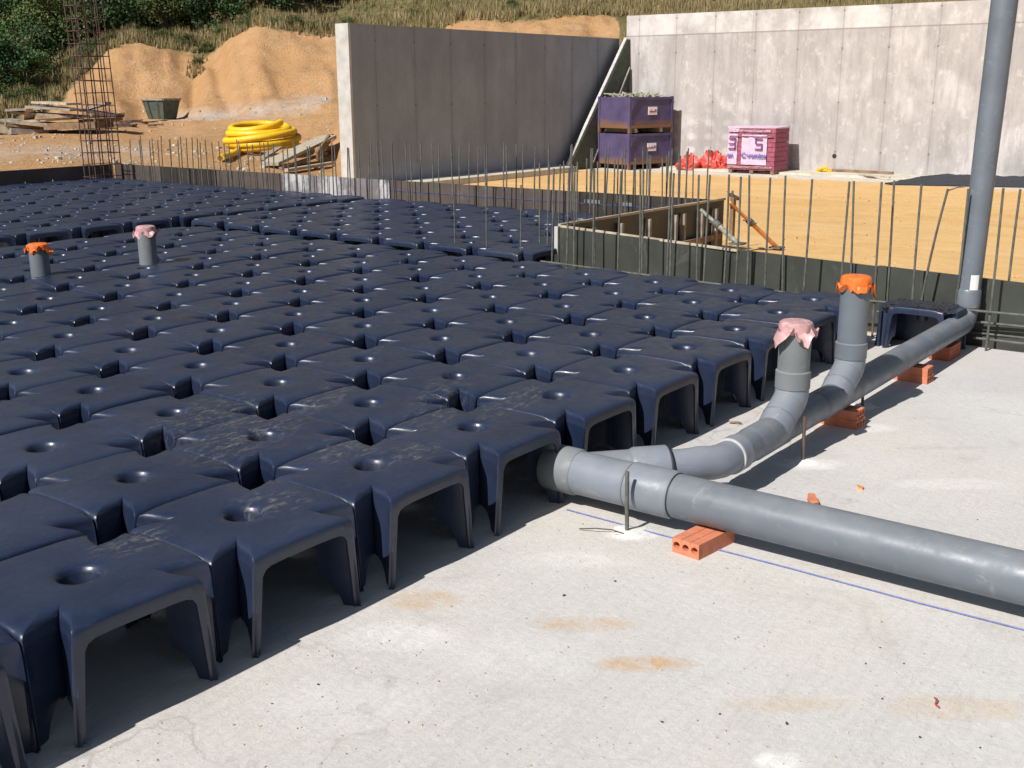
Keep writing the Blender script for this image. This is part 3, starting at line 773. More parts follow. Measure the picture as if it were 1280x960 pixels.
# the odd cut dome beyond the end of the front row, with grit on top
r = thing('cut_dome', 'cut black plastic dome with dark grit on top, behind the vertical pipe', 'plastic dome', (9.95, -.78, 0))
for ch in proto_children:
    c_ = ch.copy(); COL.objects.link(c_); c_.parent = r
r.scale = (.52, .86, .86); r.location = W((9.70, -.96, FZ*.14))
for nm_, a_, b_ in (('back_light_stop', (.44, -.47, FZ+.003), (.47, .47, -.09)), ('side_light_stop', (-.44, .44, FZ+.003), (.43, .47, -.09)), ('side_light_stop', (-.40, -.47, FZ+.003), (.43, -.44, -.09))):
    mb = MB(); mb.box(a_, b_); mb.build(nm_, 'dome_plastic', r, local=True)  # added plates that keep light from showing through the dome
mb = MB()
rg = random.Random(5)
for k in range(1300):
    x_ = rg.uniform(-.46, .3); y_ = rg.uniform(-.45, .45); s_ = rg.uniform(.006, .02); e_ = max(abs(x_), abs(y_)); zt_ = -.03 if e_ > .38 else 0
    mb.box((x_-s_, y_-s_, zt_), (x_+s_, y_+s_, zt_+s_*1.3), rot=rg.uniform(0, 3), jitter=s_*.4)
mb.build('grit', 'dark_gravel', r, local=True)

# ================================================================= PIPES
def cap_cover(t, org, c, r, mat, name='tape_cover', seed=1, up=.10):
    """wrapped cover: disc top, a strap band and a crumpled skirt"""
    rg = random.Random(seed); mb = MB(); c = Vector(c); n = 40
    prof = [(0.0, up), (.55, up*1.02), (.86, up*.98), (.98, up*.85), (1.04, up*.5), (1.03, up*.1), (1.10, 0), (1.20, -.15*up), (1.25, -.45*up)]
    rings = []
    ph = [rg.uniform(0, 6.28) for _ in range(4)]
    for k, (a, z) in enumerate(prof):
        ring = []
        for j in range(n):
            th = 2*math.pi*j/n
            nv = Vector((math.cos(th)*1.7+seed, math.sin(th)*1.7, k*.35)); w = 0 if k < 6 else .20*(k-5)*mn.noise(nv)+.10*mn.noise(nv*4)
            zz_ = 0 if k < 6 else up*(.55*(k-5)*mn.noise(nv*1.6+Vector((9, 0, 0)))+.5*mn.noise(nv*5))
            if k in (1, 2, 3, 4, 5): w = .05*mn.noise(nv*3)
            rr = r*(a+w)
            ring.append(mb.vert(c+Vector((rr*math.cos(th), rr*math.sin(th), z+zz_+(0 if k else 0)))) if a > 0 else None)
        if a == 0: v0 = mb.vert(c+Vector((0, 0, z))); ring = [v0]*n
        rings.append(ring)
    for A, B in zip(rings, rings[1:]):
        for j in range(n): mb.face((A[j], A[(j+1) % n], B[(j+1) % n], B[j]), True)
    # one loose corner of the sheet
    return mb.build(name, mat, t, org, sharp=35)
def pipe_piece(t, org, name, mat, pts, r, n=40, cap=True):
    mb = MB(); mb.tube(pts, r, n, cap); return mb.build(name, mat, t, org, sharp=40)
def ring_piece(t, org, name, mat, c, d, r, w=.012):
    c = Vector(c); d = Vector(d).normalized(); mb = MB()
    mb.tube([c-d*w, c-d*w*.6, c+d*w*.6, c+d*w], [r*.99, r, r, r*.99], 40); return mb.build(name, mat, t, org)
XB, ZB, RB = 3.388, -.315, .1455        # main pipe axis and radius
YL, ZL, RL = -1.338, -.286, .122        # branch line
O = (XB, -1, FZ)
mp = thing('main_pipe', 'thick grey pipe crossing the slab and entering under the domes', 'pipe', O)
def yb(px, py): return at_x(px, py, XB).y
pipe_piece(mp, O, 'pipe_run', 'pvc_grey', [(XB, -1.33, ZB), (XB, -2.2, ZB), (XB, -4, ZB), (XB, -7.5, ZB)], RB)
pipe_piece(mp, O, 'coupling_collar', 'pvc_light', [(XB, -1.05, ZB), (XB, -1.06, ZB), (XB, -1.36, ZB), (XB, -1.38, ZB)], [RB*1.03, RB*1.10, RB*1.10, RB*1.03])
ring_piece(mp, O, 'dark_seam', 'rubber_black', (XB, -1.383, ZB), (0, 1, 0), RB*1.04, .005)
ring_piece(mp, O, 'dark_seam', 'pvc_dusty', (XB, -1.045, ZB), (0, 1, 0), RB*1.075, .006)
pipe_piece(mp, O, 'wye_body', 'pvc_light', [(XB, -.62, ZB), (XB, -1.055, ZB)], RB*1.04)
pipe_piece(mp, O, 'end_sleeve', 'pvc_dusty', [(XB, -.37, ZB), (XB, -.385, ZB), (XB, -.61, ZB), (XB, -.63, ZB)], [RB*1.06, RB*1.12, RB*1.12, RB*1.06])
pipe_piece(mp, O, 'end_dark_disc', 'pvc_inside_shade', [(XB, -.372, ZB), (XB, -.362, ZB)], RB*.98)  # solid disc, its dark colour stands for the shaded hollow
# wye branch (45 degrees in plan) with socket
a45 = Vector((1, -1, 0)).normalized()
B0 = Vector((XB, -.66, ZB)); JX = Vector((XB+.42, -.66-.42, ZB+.012))
def alongb(s_): return B0.lerp(JX, s_)
pipe_piece(mp, O, 'wye_branch', 'pvc_light', [alongb(0), alongb(.62)], [RB*1.0, RB*1.0])
pipe_piece(mp, O, 'branch_socket', 'pvc_light', [alongb(.55), alongb(.60), alongb(.98), alongb(1.0)], [RB*1.0, RB*1.10, RB*1.10, RB*1.02])
ring_piece(mp, O, 'dark_seam', 'rubber_black', alongb(1.003), a45, RB*1.03, .006)
# branch line
O = (7, YL, FZ)
bp = thing('branch_pipe', 'long grey drain line on bricks with two risers and a bend up', 'pipe', O)
E0 = alongb(.9); kx = XB+.42+(-.66-.42-YL)       # where the 45 line meets the x-axis line
K = Vector((kx+.02, YL, ZL))
pipe_piece(bp, O, 'elbow', 'pvc_light', [E0, E0.lerp(K, .5), K+Vector((-.10, .10, 0))]+[K+Vector((-.045, .035, 0)), K+Vector((.02, .008, 0)), K+Vector((.10, 0, 0)), K+Vector((.17, 0, 0))], RL*.98)
ring_piece(bp, O, 'seal_band', 'seal_ring', K+Vector((.15, 0, 0)), (1, 0, 0), RL*1.09, .009)
pipe_piece(bp, O, 'socket', 'pvc_light', [K+Vector((.15, 0, 0)), K+Vector((.16, 0, 0)), K+Vector((.28, 0, 0)), K+Vector((.29, 0, 0))], [RL, RL*1.08, RL*1.08, RL*1.0])
def riser(xb, ztop, capmat, cm2, s1):
    """wye fitting at xb (where branch starts), branch 45 up then vertical"""
    # fat body of the wye along the line
    pipe_piece(bp, O, 'wye_body', 'pvc_grey', [(xb-.42, YL, ZL), (xb-.40, YL, ZL), (xb+.10, YL, ZL), (xb+.12, YL, ZL)], [RL, RL*1.05, RL*1.05, RL])
    xr, zr = xb+.30, -.02
    p0 = Vector((xb-.03, YL, ZL)); p3 = Vector((xr, YL, zr)); p1 = p0+Vector((.17, 0, .15)); p2 = p3-Vector((0, 0, .12))
    def bz(t_): return p0*(1-t_)**3+p1*3*t_*(1-t_)**2+p2*3*t_*t_*(1-t_)+p3*t_**3
    pipe_piece(bp, O, 'elbow', 'pvc_light', [bz(k/14) for k in range(15)]+[p3+Vector((0, 0, .04))], [RL*1.06]*15+[RL*1.0])
    ring_piece(bp, O, 'seam', 'pvc_dusty', bz(.55), bz(.56)-bz(.54), RL*1.075, .005)
    ring_piece(bp, O, 'seam', 'pvc_grey', bz(.22), bz(.23)-bz(.21), RL*1.085, .006)
    pipe_piece(bp, O, 'socket', s1, [(xr, YL, zr+.01), (xr, YL, zr+.02), (xr, YL, zr+.15), (xr, YL, zr+.16)], [RL*1.0, RL*1.10, RL*1.10, RL*1.0])
    pipe_piece(bp, O, 'riser_pipe', s1, [(xr, YL, zr+.1), (xr, YL, ztop)], RL*1.0)
    cap_cover(bp, O, (xr, YL, ztop-.03), RL*1.03, capmat, seed=cm2, up=.085)
    return xr
x1 = riser(4.98, .47, 'tape_pink', 4, 'pvc_dusty')
x2 = riser(6.20, .655, 'tape_orange', 9, 'pvc_grey')
print('risers', x1, x2)
pipe_piece(bp, O, 'pipe_run', 'pvc_grey', [(K.x+.2, YL, ZL), (7, YL, ZL), (9.82, YL, ZL+.012)], RL)
# bend up at the far end, then the tall pipe
xe = 9.84; rb = .19
bend = [Vector((xe, YL, ZL+.012))]+[Vector((xe+rb*math.sin(t_), YL, ZL+.012+rb-rb*math.cos(t_))) for t_ in [math.pi/2*k/8 for k in range(1, 9)]]
bend.append(bend[-1]+Vector((0, 0, .04)))
pipe_piece(bp, O, 'end_bend', 'pvc_grey', bend, RL*1.0)
O = (xe+rb, YL, 0)
vp = thing('tall_pipe', 'tall upright grey pipe rising past the top of the picture', 'pipe', O)
xv = xe+rb; z0 = bend[-1].z
pipe_piece(vp, O, 'socket', 'pvc_grey', [(xv, YL, z0-.07), (xv, YL, z0-.06), (xv, YL, z0+.12), (xv, YL, z0+.14)], [RL*1.0, RL*1.09, RL*1.09, RL*1.0])
top = (xv+.33, YL, 4.4)
pipe_piece(vp, O, 'pipe_run', 'pvc_grey', [(xv, YL, z0+.0), (xv+.03, YL, z0+.5), top], [RL, RL, RL*1.16])
mb = MB()
ang0 = math.radians(205)
for k, zz_ in enumerate((.09, .15, .22, .29, .31)):
    pass
lab = []
for k in range(7):
    th = math.radians(196+k*7)
    lab.append((math.cos(th), math.sin(th)))
V0 = [mb.vert((xv+.008+RL*1.012*c_, YL+RL*1.012*s_, .075)) for c_, s_ in lab]; V1 = [mb.vert((xv+.012+RL*1.03*c_, YL+RL*1.03*s_, .26)) for c_, s_ in lab]
for k in range(6): mb.face((V0[k], V0[k+1], V1[k+1], V1[k]), True)
mb.build('sticker', 'sign_white', vp, O)
# short pipes rising through the dome field
for (px, py, ptop, mat, seed, lb, body) in [(50, 345, 311, 'tape_orange', 12, 'short grey pipe with orange tape cap rising among the domes at left', 'pvc_grey'),
                                  (185, 330, 289, 'tape_pink', 15, 'short grey pipe with pinkish cap rising among the domes', 'pvc_dusty')]:
    q = at_z(px, py, 0.0); O = (q.x, q.y+.08, FZ); 
    xx, yy = q.x+.04, q.y+.04; pt = project((xx, yy, 0)); zt_ = (pt[1]-ptop)/1389.35*pt[2]/.97
    t = thing('stub_pipe', lb, 'pipe', O, None)
    pipe_piece(t, O, 'pipe_run', body, [(xx, yy, FZ), (xx, yy, zt_)], .118)
    cap_cover(t, O, (xx, yy, zt_-.02), .125, mat, seed=seed, up=.08)

# ================================================================= BRICKS, STAKES, SMALL THINGS ON THE SLAB
def hollow_brick(t, org, c, w, h, l, yaw, mat='hollow_brick', name='brick', holes=3, standing=False):
    """brick with round-topped holes through its length; w across (local x), l along local y, local frame rotated by yaw"""
    mb = MB(); M = Matrix.Rotation(yaw, 3, 'Z'); c = Vector(c)
    def P(x_, y_, z_): return c+M @ Vector((x_, y_, z_))
    nseg = 8; cw = w/holes; r = min(cw*.37, h*.36)
    for y_, flip in ((-l/2, False), (l/2, True)):
        for k in range(holes):
            cx = -w/2+cw*(k+.5); cz = h*.52
            outer = []; inner = []
            m_ = 16
            for j in range(m_):
                th = 2*math.pi*(j+.5)/m_; dx, dz = math.cos(th), math.sin(th)
                s_ = min(cw/2/max(abs(dx), 1e-6), (h-cz if dz > 0 else cz)/max(abs(dz), 1e-6))
                outer.append(mb.vert(P(cx+dx*s_, y_, cz+dz*s_)))
                rz_ = r*(1.0 if dz > 0 else .85)
                inner.append(mb.vert(P(cx+dx*r, y_, cz+dz*rz_)))
            deep = [mb.vert(M @ Vector((0, (l*.49 if not flip else -l*.49), 0))+Vector(mb.v[v])) for v in inner]
            for j in range(m_):
                k2 = (j+1) % m_
                mb.face((outer[j], outer[k2], inner[k2], inner[j])); mb.face((inner[j], inner[k2], deep[k2], deep[j]), True)
            mb.face(deep)
    # outer skin with shallow grooves on top
    prof = []
    for k in range(holes):
        xa = -w/2+cw*k; prof += [(xa+(.004 if k else 0), h), (xa+cw-.004, h)]
        if k < holes-1: prof += [(xa+cw-.001, h-.006), (xa+cw+.001, h-.006)]
    poly = [(-w/2, 0)]+prof+[(w/2, 0)]
    A = [mb.vert(P(x_, -l/2, z_)) for x_, z_ in poly]; B = [mb.vert(P(x_, l/2, z_)) for x_, z_ in poly]
    for j in range(len(poly)):
        k2 = (j+1) % len(poly); mb.face((A[j], A[k2], B[k2], B[j]))
    return mb.build(name, mat, t, org, sharp=30)
q = (at_z(845, 692, FZ)+at_z(884, 699, FZ))/2
o = hollow_brick(None, q+Vector((.17, 0, 0)), (0, 0, 0), 1, 1, 1, 0) if False else None
def loose_brick(pos, w, h, l, yaw, label, mat='hollow_brick', group='hollow bricks propping the pipes'):
    pos = Vector(pos); o = hollow_brick(None, pos, pos, w, h, l, yaw, mat, 'hollow_brick'); return tag(o, label, 'brick', group)
loose_brick((q.x+.18, q.y+.01, FZ), .20, .098, .40, math.radians(-90)-.12, 'orange three-hole brick lying flat under the thick pipe')
for n_, (px, py, lab) in enumerate([(1072, 538, 'nearest brick stack'), (1160, 481, 'middle brick stack')]):
    q = at_z(px, py, FZ); 
    for lv, ll in ((0, 'lower'), (1, 'upper')):
        loose_brick((q.x+.10, q.y+.21+.01*lv, FZ+lv*.0775), .19, .076, .40, (.03 if lv else -.02), '%s red brick of the %s under the branch pipe' % (ll, lab))
q = at_z(1186, 452, FZ)
mb = MB()
for kk in range(1):
    mb.box((q.x, q.y+.0, FZ), (q.x+.39, q.y+.21, FZ+.148), rot=0)
    for z_ in (.037, .074, .111): mb.box((q.x+.016, q.y-.004, FZ+z_-.003), (q.x+.374, q.y+.01, FZ+z_+.003))
tag(mb.build('hollow_brick', 'hollow_brick_dark', None, (q.x, q.y, FZ)), 'brown brick stood on edge under the bend of the branch pipe', 'brick', 'hollow bricks propping the pipes')
mb = MB(); q = at_z(1018, 629, FZ); mb.box((q.x-.06, q.y-.03, FZ), (q.x+.05, q.y+.03, FZ+.045), rot=.6, jitter=.018)
tag(mb.build('brick_shard', 'hollow_brick', None, (q.x, q.y, FZ)), 'small pink-red brick shard lying alone beyond the thick pipe', 'shard')
mb = MB(); q = at_z(1075, 611, FZ); mb.box((q.x-.03, q.y-.02, FZ), (q.x+.03, q.y+.02, FZ+.02), rot=.3, jitter=.01)
tag(mb.build('brick_shard', 'prop_orange', None, (q.x, q.y, FZ)), 'tiny orange crumb on the slab, right of the brick shard', 'shard')
# steel stakes
def stake(px, py, h, mat, lab, second=None):
    q = at_z(px, py, FZ); t = thing('steel_stake', lab, 'stake', (q.x, q.y, FZ))
    mb = MB(); mb.tube([(q.x, q.y, FZ-.02), (q.x-.004, q.y+.006, FZ+h*.5), (q.x, q.y+.01, FZ+h)], .0135, 10); mb.build('rod', mat, t, (q.x, q.y, FZ))
    mb = MB(); rg = random.Random(int(px)); n = 16; c0 = mb.vert((q.x, q.y, FZ+.022)); pr_ = [c0]*n
    for rr, zz_ in ((.04, .016), (.09, .007), (.13, .001)):
        cur = [mb.vert((q.x+.02+rr*(1+.35*rg.uniform(-1, 1))*math.cos(6.283*j/n), q.y+rr*(1+.35*rg.uniform(-1, 1))*math.sin(6.283*j/n), FZ+zz_)) for j in range(n)]
        for j in range(n): mb.face((pr_[j], pr_[(j+1) % n], cur[(j+1) % n], cur[j]), True)
        pr_ = cur
    mb.build('mortar_dab', 'mortar_white', t, (q.x, q.y, FZ))
stake(784, 666, .42, 'rust_steel', 'dark steel stake standing in front of the thick pipe')
stake(1004, 577, .36, 'stake_steel', 'brown steel stake in front of the pinkish-capped riser')
stake(1078, 509, .30, 'stake_steel', 'short brown steel stake beside the orange-capped riser')
# chalk line, wire, twig, strings, pebbles
mb = MB()
pts = [(3.268, -.60), (3.262, -1.3), (3.268, -2.2), (3.258, -3.0), (3.27, -3.7), (3.27, -6)]
for (a, b_) in zip(pts, pts[1:]):
    i = [mb.vert((a[0]-.009, a[1], FZ+.007)), mb.vert((a[0]+.009, a[1], FZ+.007)), mb.vert((b_[0]+.009, b_[1], FZ+.007)), mb.vert((b_[0]-.009, b_[1], FZ+.007))]; mb.face(i)
tag(mb.build('chalk_line', 'chalk_blue', None, (3.27, -1, FZ)), 'blue chalk line snapped on the slab along the thick pipe', 'chalk line')
def wire(pl, r, mat, name, lab, cat):
    P_ = [at_z(a, b_, FZ+.012)+Vector((0, 0, h_)) for a, b_, h_ in pl]; mb = MB(); mb.tube(P_, r, 6)
    return tag(mb.build(name, mat, None, P_[0]), lab, cat)
wire([(724, 661, .0), (745, 664, .02), (765, 664, .01), (780, 667, .0)], .004, 'rust_red', 'tie_wire', 'thin rusty wire on the slab beside the front stake', 'wire')
wire([(912, 528, 0), (922, 529, .01), (927, 529, 0)], .009, 'brown_wood', 'twig', 'small dark twig on the slab between domes and branch pipe', 'twig')
wire([(1168, 872, 0), (1171, 876, .01), (1169, 880, .0), (1174, 884, 0)], .004, 'red_plastic', 'string_scrap', 'short curl of red string on the slab at lower right', 'string')
rg = random.Random(11)
peb = [(705, 745, .02), (769, 727, .016), (828, 903, .014), (1103, 874, .013), (1130, 830, .012), (984, 905, .018), (398, 856, .014), (900, 893, .012), (1150, 922, .014),
       (1180, 670, .014), (1225, 935, .013), (1082, 830, .012), (1100, 810, .010), (340, 880, .011), (1010, 655, .012), (1222, 650, .012)]
for k, (px, py, r_) in enumerate(sorted(peb)):
    r_ *= .36; q = at_z(px, py, FZ); mb = MB(); mb.box((q.x-r_, q.y-r_*.8, FZ), (q.x+r_, q.y+r_*.8, FZ+r_*1.1), rot=rg.uniform(0, 3), jitter=r_*.35)
    tag(mb.build('pebble', 'pebble', None, (q.x, q.y, FZ)), 'tiny dark pebble on the bare slab, %s counting from the left' % ordinal(k+1), 'pebble', 'dark pebbles on the slab')
mb = MB()
for k in range(900):       # loose grit scattered over the slab
    px = rg.uniform(60, 1300); py = rg.uniform(440, 960); q = at_z(px, py, FZ)
    if q.y > -.55: continue
    r_ = rg.uniform(.002, .0055); mb.box((q.x-r_, q.y-r_, FZ), (q.x+r_, q.y+r_, FZ+r_), rot=rg.uniform(0, 3), jitter=r_*.4)
g_ = mb.build('grit', 'pebble_white', None, (0, 0, FZ)); g_['kind'] = 'stuff'; g_['label'] = 'pale grit scattered over the slab'; g_['category'] = 'grit'

# ================================================================= REBAR
RBAR = {}
def rebar(x, y, z0, z1, label, group, lean=(0, 0), r=.0135, mat='rust_steel'):
    mb = MB(); n = 5
    bx, by = rnd.uniform(-.012, .012), rnd.uniform(-.012, .012)
    pts = []
    for k in range(n+1):
        t_ = k/n; s_ = math.sin(t_*math.pi)
        pts.append((x+lean[0]*t_+bx*s_, y+lean[1]*t_+by*s_, z0+(z1-z0)*t_))
    mb.tube(pts, r, 8)
    return tag(mb.build('rebar', mat, None, (x, y, z0)), label, 'rebar', group)
ysA = [4.25, 3.97, 3.55, 3.14, 2.76, 2.35, 1.88, 1.44, 1.03, .54, .08, -.34, -.77, -1.23, -1.60]
for k, y_ in enumerate(ysA):
    rebar(9.95+rnd.uniform(-.02, .02), y_, FZ, 1.20+rnd.uniform(-.02, .02), 'upright rebar in the row in front of the right formwork, %s from the formwork corner' % ordinal(k+1), 'rebar uprights in front of the right formwork', lean=(rnd.uniform(-.03, .03), rnd.uniform(-.03, .04)))
ysB = [4.05, 3.70, 2.96, 2.55, 2.10, 1.72, 1.38, .89, .04, -.40, -1.72]
for k, y_ in enumerate(ysB):
    rebar(10.28+rnd.uniform(-.02, .02), y_+.03, FZ, 1.20+rnd.uniform(-.03, .03), 'upright rebar close against the right formwork, %s from the formwork corner' % ordinal(k+1), 'rebar uprights against the right formwork', lean=(rnd.uniform(-.03, .02), rnd.uniform(-.02, .08)))
a = at_x(1152, 375, 9.98); c_ = at_x(1185, 236, 9.98)
rebar(9.98, a.y, a.z, c_.z, 'slanting rebar leaning right between the orange-capped riser and the tall pipe', 'rebar uprights in front of the right formwork', lean=(0, c_.y-a.y))
for k in range(8):
    y_ = 4.75+k*.62
    rebar(9.93, y_, FZ, .95+rnd.uniform(-.05, .05), 'thin rebar in the channel between dome blocks, %s from the formwork corner' % ordinal(k+1), 'rebar uprights in the channel by the step', r=.010) if k < 3 else None
for row, (x_, off) in enumerate([(14.88, 0), (14.62, .17)]):
    y_ = 4.45+off; k = 0
    while y_ < 21.0:
        yy = y_+rnd.uniform(-.07, .07)
        h_ = 1.20+rnd.uniform(-.05, .05) if yy < 12.5 else 1.08+rnd.uniform(-.07, .07)
        k += 1
        rebar(x_+rnd.uniform(-.02, .02), yy, FZ, h_, 'thin upright rebar along the far formwork, %s row, %s from the formwork step' % (('back', 'front')[row], ordinal(k)), 'rebar uprights along the far formwork', lean=(rnd.uniform(-.03, .03), rnd.uniform(-.05, .05)), r=.013)
        y_ += rnd.choice([.34, .40, .46])
for row, yo in enumerate((4.78, 5.02)):
    x_ = 10.6+.15*row; k = 0
    while x_ < 14.6:
        k += 1
        rebar(x_, yo-(x_-10.6)*.075, FZ, 1.18+rnd.uniform(-.05, .05), 'upright rebar along the step formwork, %s row, %s from its near corner' % (('front', 'back')[row], ordinal(k)), 'rebar uprights along the step formwork', lean=(rnd.uniform(-.03, .03), rnd.uniform(-.03, .03)), r=.012)
        x_ += rnd.choice([.36, .42, .48])
def hbar(pl, r, lab, grp='horizontal rebar tied to the uprights', mat='rust_steel'):
    mb = MB(); mb.tube(pl, r, 8); return tag(mb.build('horizontal_rebar', mat, None, pl[0]), lab, 'rebar', grp)
hbar([(9.92, 4.4, -.09), (9.92, 2.1, -.135), (9.92, .5, -.155), (9.92, -1.3, -.125), (9.92, -3.0, -.10)], .014, 'long upper horizontal rebar across the row of uprights by right formwork')
hbar([(9.99, -1.45, -.44), (9.99, -3.0, -.43)], .014, 'low horizontal rebar near the slab, right of the tall pipe, front one')
hbar([(10.2, -1.0, -.43), (10.2, -3.0, -.40)], .014, 'low horizontal rebar near the slab, right of the tall pipe, back one')
hbar([(10.14, -.3, -.30), (10.14, -3.0, -.27)], .014, 'middle horizontal rebar behind the foot of the tall pipe')
hbar([(14.85, 4.3, -.1), (14.85, 13, -.1), (14.85, 21.5, -.1)], .012, 'long horizontal rebar along the far formwork')
hbar([(10.6, 4.86, -.1), (14.8, 4.55, -.1)], .012, 'horizontal rebar along the step formwork')
a = at_x(1207, 233, 9.97); c_ = at_x(1186, 238, 9.97)
hbar([c_, (c_+a)/2+Vector((0, 0, .01)), a], .007, 'thin bent tie bar between slanting rebar and the tall pipe')
# tall column cage at the far corner
O = (14.38, 21.75, FZ)
cg = thing('rebar_cage', 'tall rusty rebar column cage at the far left corner of the slab', 'rebar cage', O)
cx0, cx1, cy0, cy1 = 14.02, 14.78, 21.45, 21.95; ZT = 5.4
per = [(cx0, cy0), (cx0+.25, cy0), (cx0+.51, cy0), (cx1, cy0), (cx1, cy0+.25), (cx1, cy1), (cx0+.5, cy1), (cx0+.25, cy1), (cx0, cy1), (cx0, cy0+.25)]
for (x_, y_) in per:
    mb = MB(); tz = ZT+rnd.uniform(-.2, .2); mb.tube([(x_, y_, FZ), (x_-.03+rnd.uniform(-.02, .02), y_, 2), (x_-.12+rnd.uniform(-.03, .03), y_, tz)], .015, 6); mb.build('bar', 'rust_red', cg, O)
z_ = -.2
while z_ < ZT-.3:
    k = -.12*(z_+.5)/6; mb = MB(); w = rnd.uniform(-.015, .015)
    loop = [(cx0+k-.02, cy0-.02, z_+w), (cx1+k+.02, cy0-.02, z_-w), (cx1+k+.02, cy1+.02, z_-w), (cx0+k-.02, cy1+.02, z_+w)]
    for p_, q_ in zip(loop, loop[1:]+loop[:1]): mb.tube([p_, q_], .010, 5)
    mb.build('stirrup', 'rust_red', cg, O); z_ += .30

# ================================================================= PROPS AND THINGS IN THE YARD
a = at_x(873, 260, 14.6); c_ = Vector((15.55, 3.75, FZ+.02))
def prop(p_, q_, mat, lab, r=.05):
    p_, q_ = Vector(p_), Vector(q_); t = thing('steel_prop', lab, 'prop', q_); O = q_
    m_ = p_.lerp(q_, .42)
    mb = MB(); mb.tube([p_, m_], r*.75, 12); mb.build('inner_tube', mat, t, O)
    mb = MB(); mb.tube([m_, q_], r, 12); mb.build('outer_tube', mat, t, O)
    mb = MB(); d_ = (q_-p_).normalized(); mb.tube([m_-d_*.05, m_+d_*.07], r*1.5, 10); mb.build('collar', 'rust_steel', t, O)
    mb = MB(); mb.tube([m_+Vector((0, -.13, -.02)), m_+Vector((0, .13, .02))], r*.28, 6); mb.build('pin', 'rust_steel', t, O)
    mb = MB(); mb.box(q_-Vector((.11, .11, .02)), q_+Vector((.11, .11, .01))); mb.build('foot_plate', 'rust_steel', t, O)
prop(at_x(876, 262, 14.2), at_y(922, 304, 3.45), 'prop_grey', 'grey-green steel prop leaning against the step formwork', .042)
prop(at_x(912, 253, 15.0), at_z(971, 309, FZ+.03), 'prop_orange', 'orange steel prop bracing the end of the step formwork', .04)
q = at_x(914, 250, 15.12); O = q
t = thing('form_clamp', 'rusty clamp and wood scraps on the outer corner of the formwork', 'clamp', O)
mb = MB(); mb.box(q+Vector((-.04, -.07, -.7)), q+Vector((.05, 0, .05))); mb.build('post', 'brown_wood', t, O)
mb = MB(); mb.bar(q+Vector((-.05, -.16, .03)), q+Vector((.06, .06, .09)), .06, .05); mb.build('block', 'rust_red', t, O)
mb = MB(); mb.tube([q+Vector((0, -.02, -.1)), q+Vector((0, -.02, .16))], .02, 6); mb.build('bolt', 'rust_steel', t, O)
# purple steel boxes
def steel_box(z0, lab, full):
    ox, oy = 32.0, 16.4; rz = math.radians(-15); w, dp, h = 2.12, 1.62, 1.24
    t = thing('steel_box', lab, 'container', (ox, oy, z0), 'purple steel boxes stacked by the wall', rz)
    th = .05; fl = .16
    mb = MB(); mb.box((0, 0, fl), (w, th, h)); mb.build('front_wall', 'purple_steel', t, local=True)
    mb = MB(); mb.box((0, th+.003, fl), (th, dp-th-.003, h)); mb.build('side_wall', 'purple_steel', t, local=True)
    mb = MB(); mb.box((w-th, th+.003, fl), (w, dp-th-.003, h)); mb.build('side_wall', 'purple_steel', t, local=True)
    mb = MB(); mb.box((0, dp-th, fl), (w, dp, h)); mb.build('back_wall', 'purple_steel', t, local=True)
    mb = MB(); mb.box((th+.003, th+.003, fl), (w-th-.003, dp-th-.003, fl+.05)); mb.build('floor_panel', 'purple_steel', t, local=True)
    for (x_, y_) in ((-.03, -.03), (w-.07, -.03), (-.03, dp-.07), (w-.07, dp-.07)):
        mb = MB(); mb.box((x_, y_, 0), (x_+.10, y_+.10, h+.02)); mb.build('corner_post', 'purple_steel', t, local=True)
    mb = MB(); mb.box((.07, -.035, h-.09), (w-.07, -.004, h+.0)); mb.box((.07, -.035, fl+.01), (w-.07, -.004, fl+.12)); mb.build('rim_rail', 'purple_steel', t, local=True)
    mb = MB()
    i = [mb.vert(p) for p in ((.07, -.04, h-.1), (.34, -.04, h-.1), (.07, -.04, h-.42), (.07, -.02, h-.1), (.34, -.02, h-.1), (.07, -.02, h-.42))]
    for f in ((0, 1, 2), (5, 4, 3), (0, 3, 4, 1), (1, 4, 5, 2), (2, 5, 3, 0)): mb.face([i[k] for k in f])
    mb.build('gusset', 'purple_steel', t, local=True)
    mb = MB(); mb.box((.88, -.03, .62), (1.32, -.012, .90)); sg = mb.build('sign', 'sign_white', t, local=True)
    mb = MB(); x_ = .93
    for k in range(7):
        wd = rnd.uniform(.02, .035); mb.box((x_, -.038, .70), (x_+wd, -.031, .70+rnd.choice([.06, .06, .10]))); x_ += wd+.012
    mb.build('lettering', 'sign_red', sg, local=True)
    mb = MB(); mb.box((1.20, -.038, .71), (1.28, -.031, .81)); mb.build('emblem', 'sign_blue', sg, local=True)
    mb = MB(); mb.box((.30, .05, .005), (.42, dp-.05, fl-.003)); mb.build('skid', 'pale_wood' if full else 'rust_red', t, local=True)
    mb = MB(); mb.box((1.55, .05, .005), (1.70, dp-.05, fl-.003)); mb.build('skid', 'pale_wood' if full else 'rust_red', t, local=True)
    return t
steel_box(FZ, 'lower of the two purple steel boxes, standing on the ground', False)
tb = steel_box(FZ+1.27, 'upper purple steel box, heaped with fittings, stacked on the other', True)
M = Matrix.Rotation(math.radians(-15), 3, 'Z')
mb = MB(); rg = random.Random(8)
for k in range(150):
    p_ = M @ Vector((rg.uniform(.15, 1.95), rg.uniform(.15, 1.45), 0))+Vector((32.0, 16.4, FZ+1.27+1.2+rg.uniform(-.05, .16)))
    d_ = Vector((rg.uniform(-1, 1), rg.uniform(-1, 1), rg.uniform(-.3, .3))).normalized()*rg.uniform(.08, .22); mb.bar(p_-d_, p_+d_, .05, .035)
hp = mb.build('clamp_heap', 'scrap_metal', None, (33, 17, 1.9)); tag(hp, 'heap of pale form clamps filling the upper purple box', 'clamps', kind='stuff')
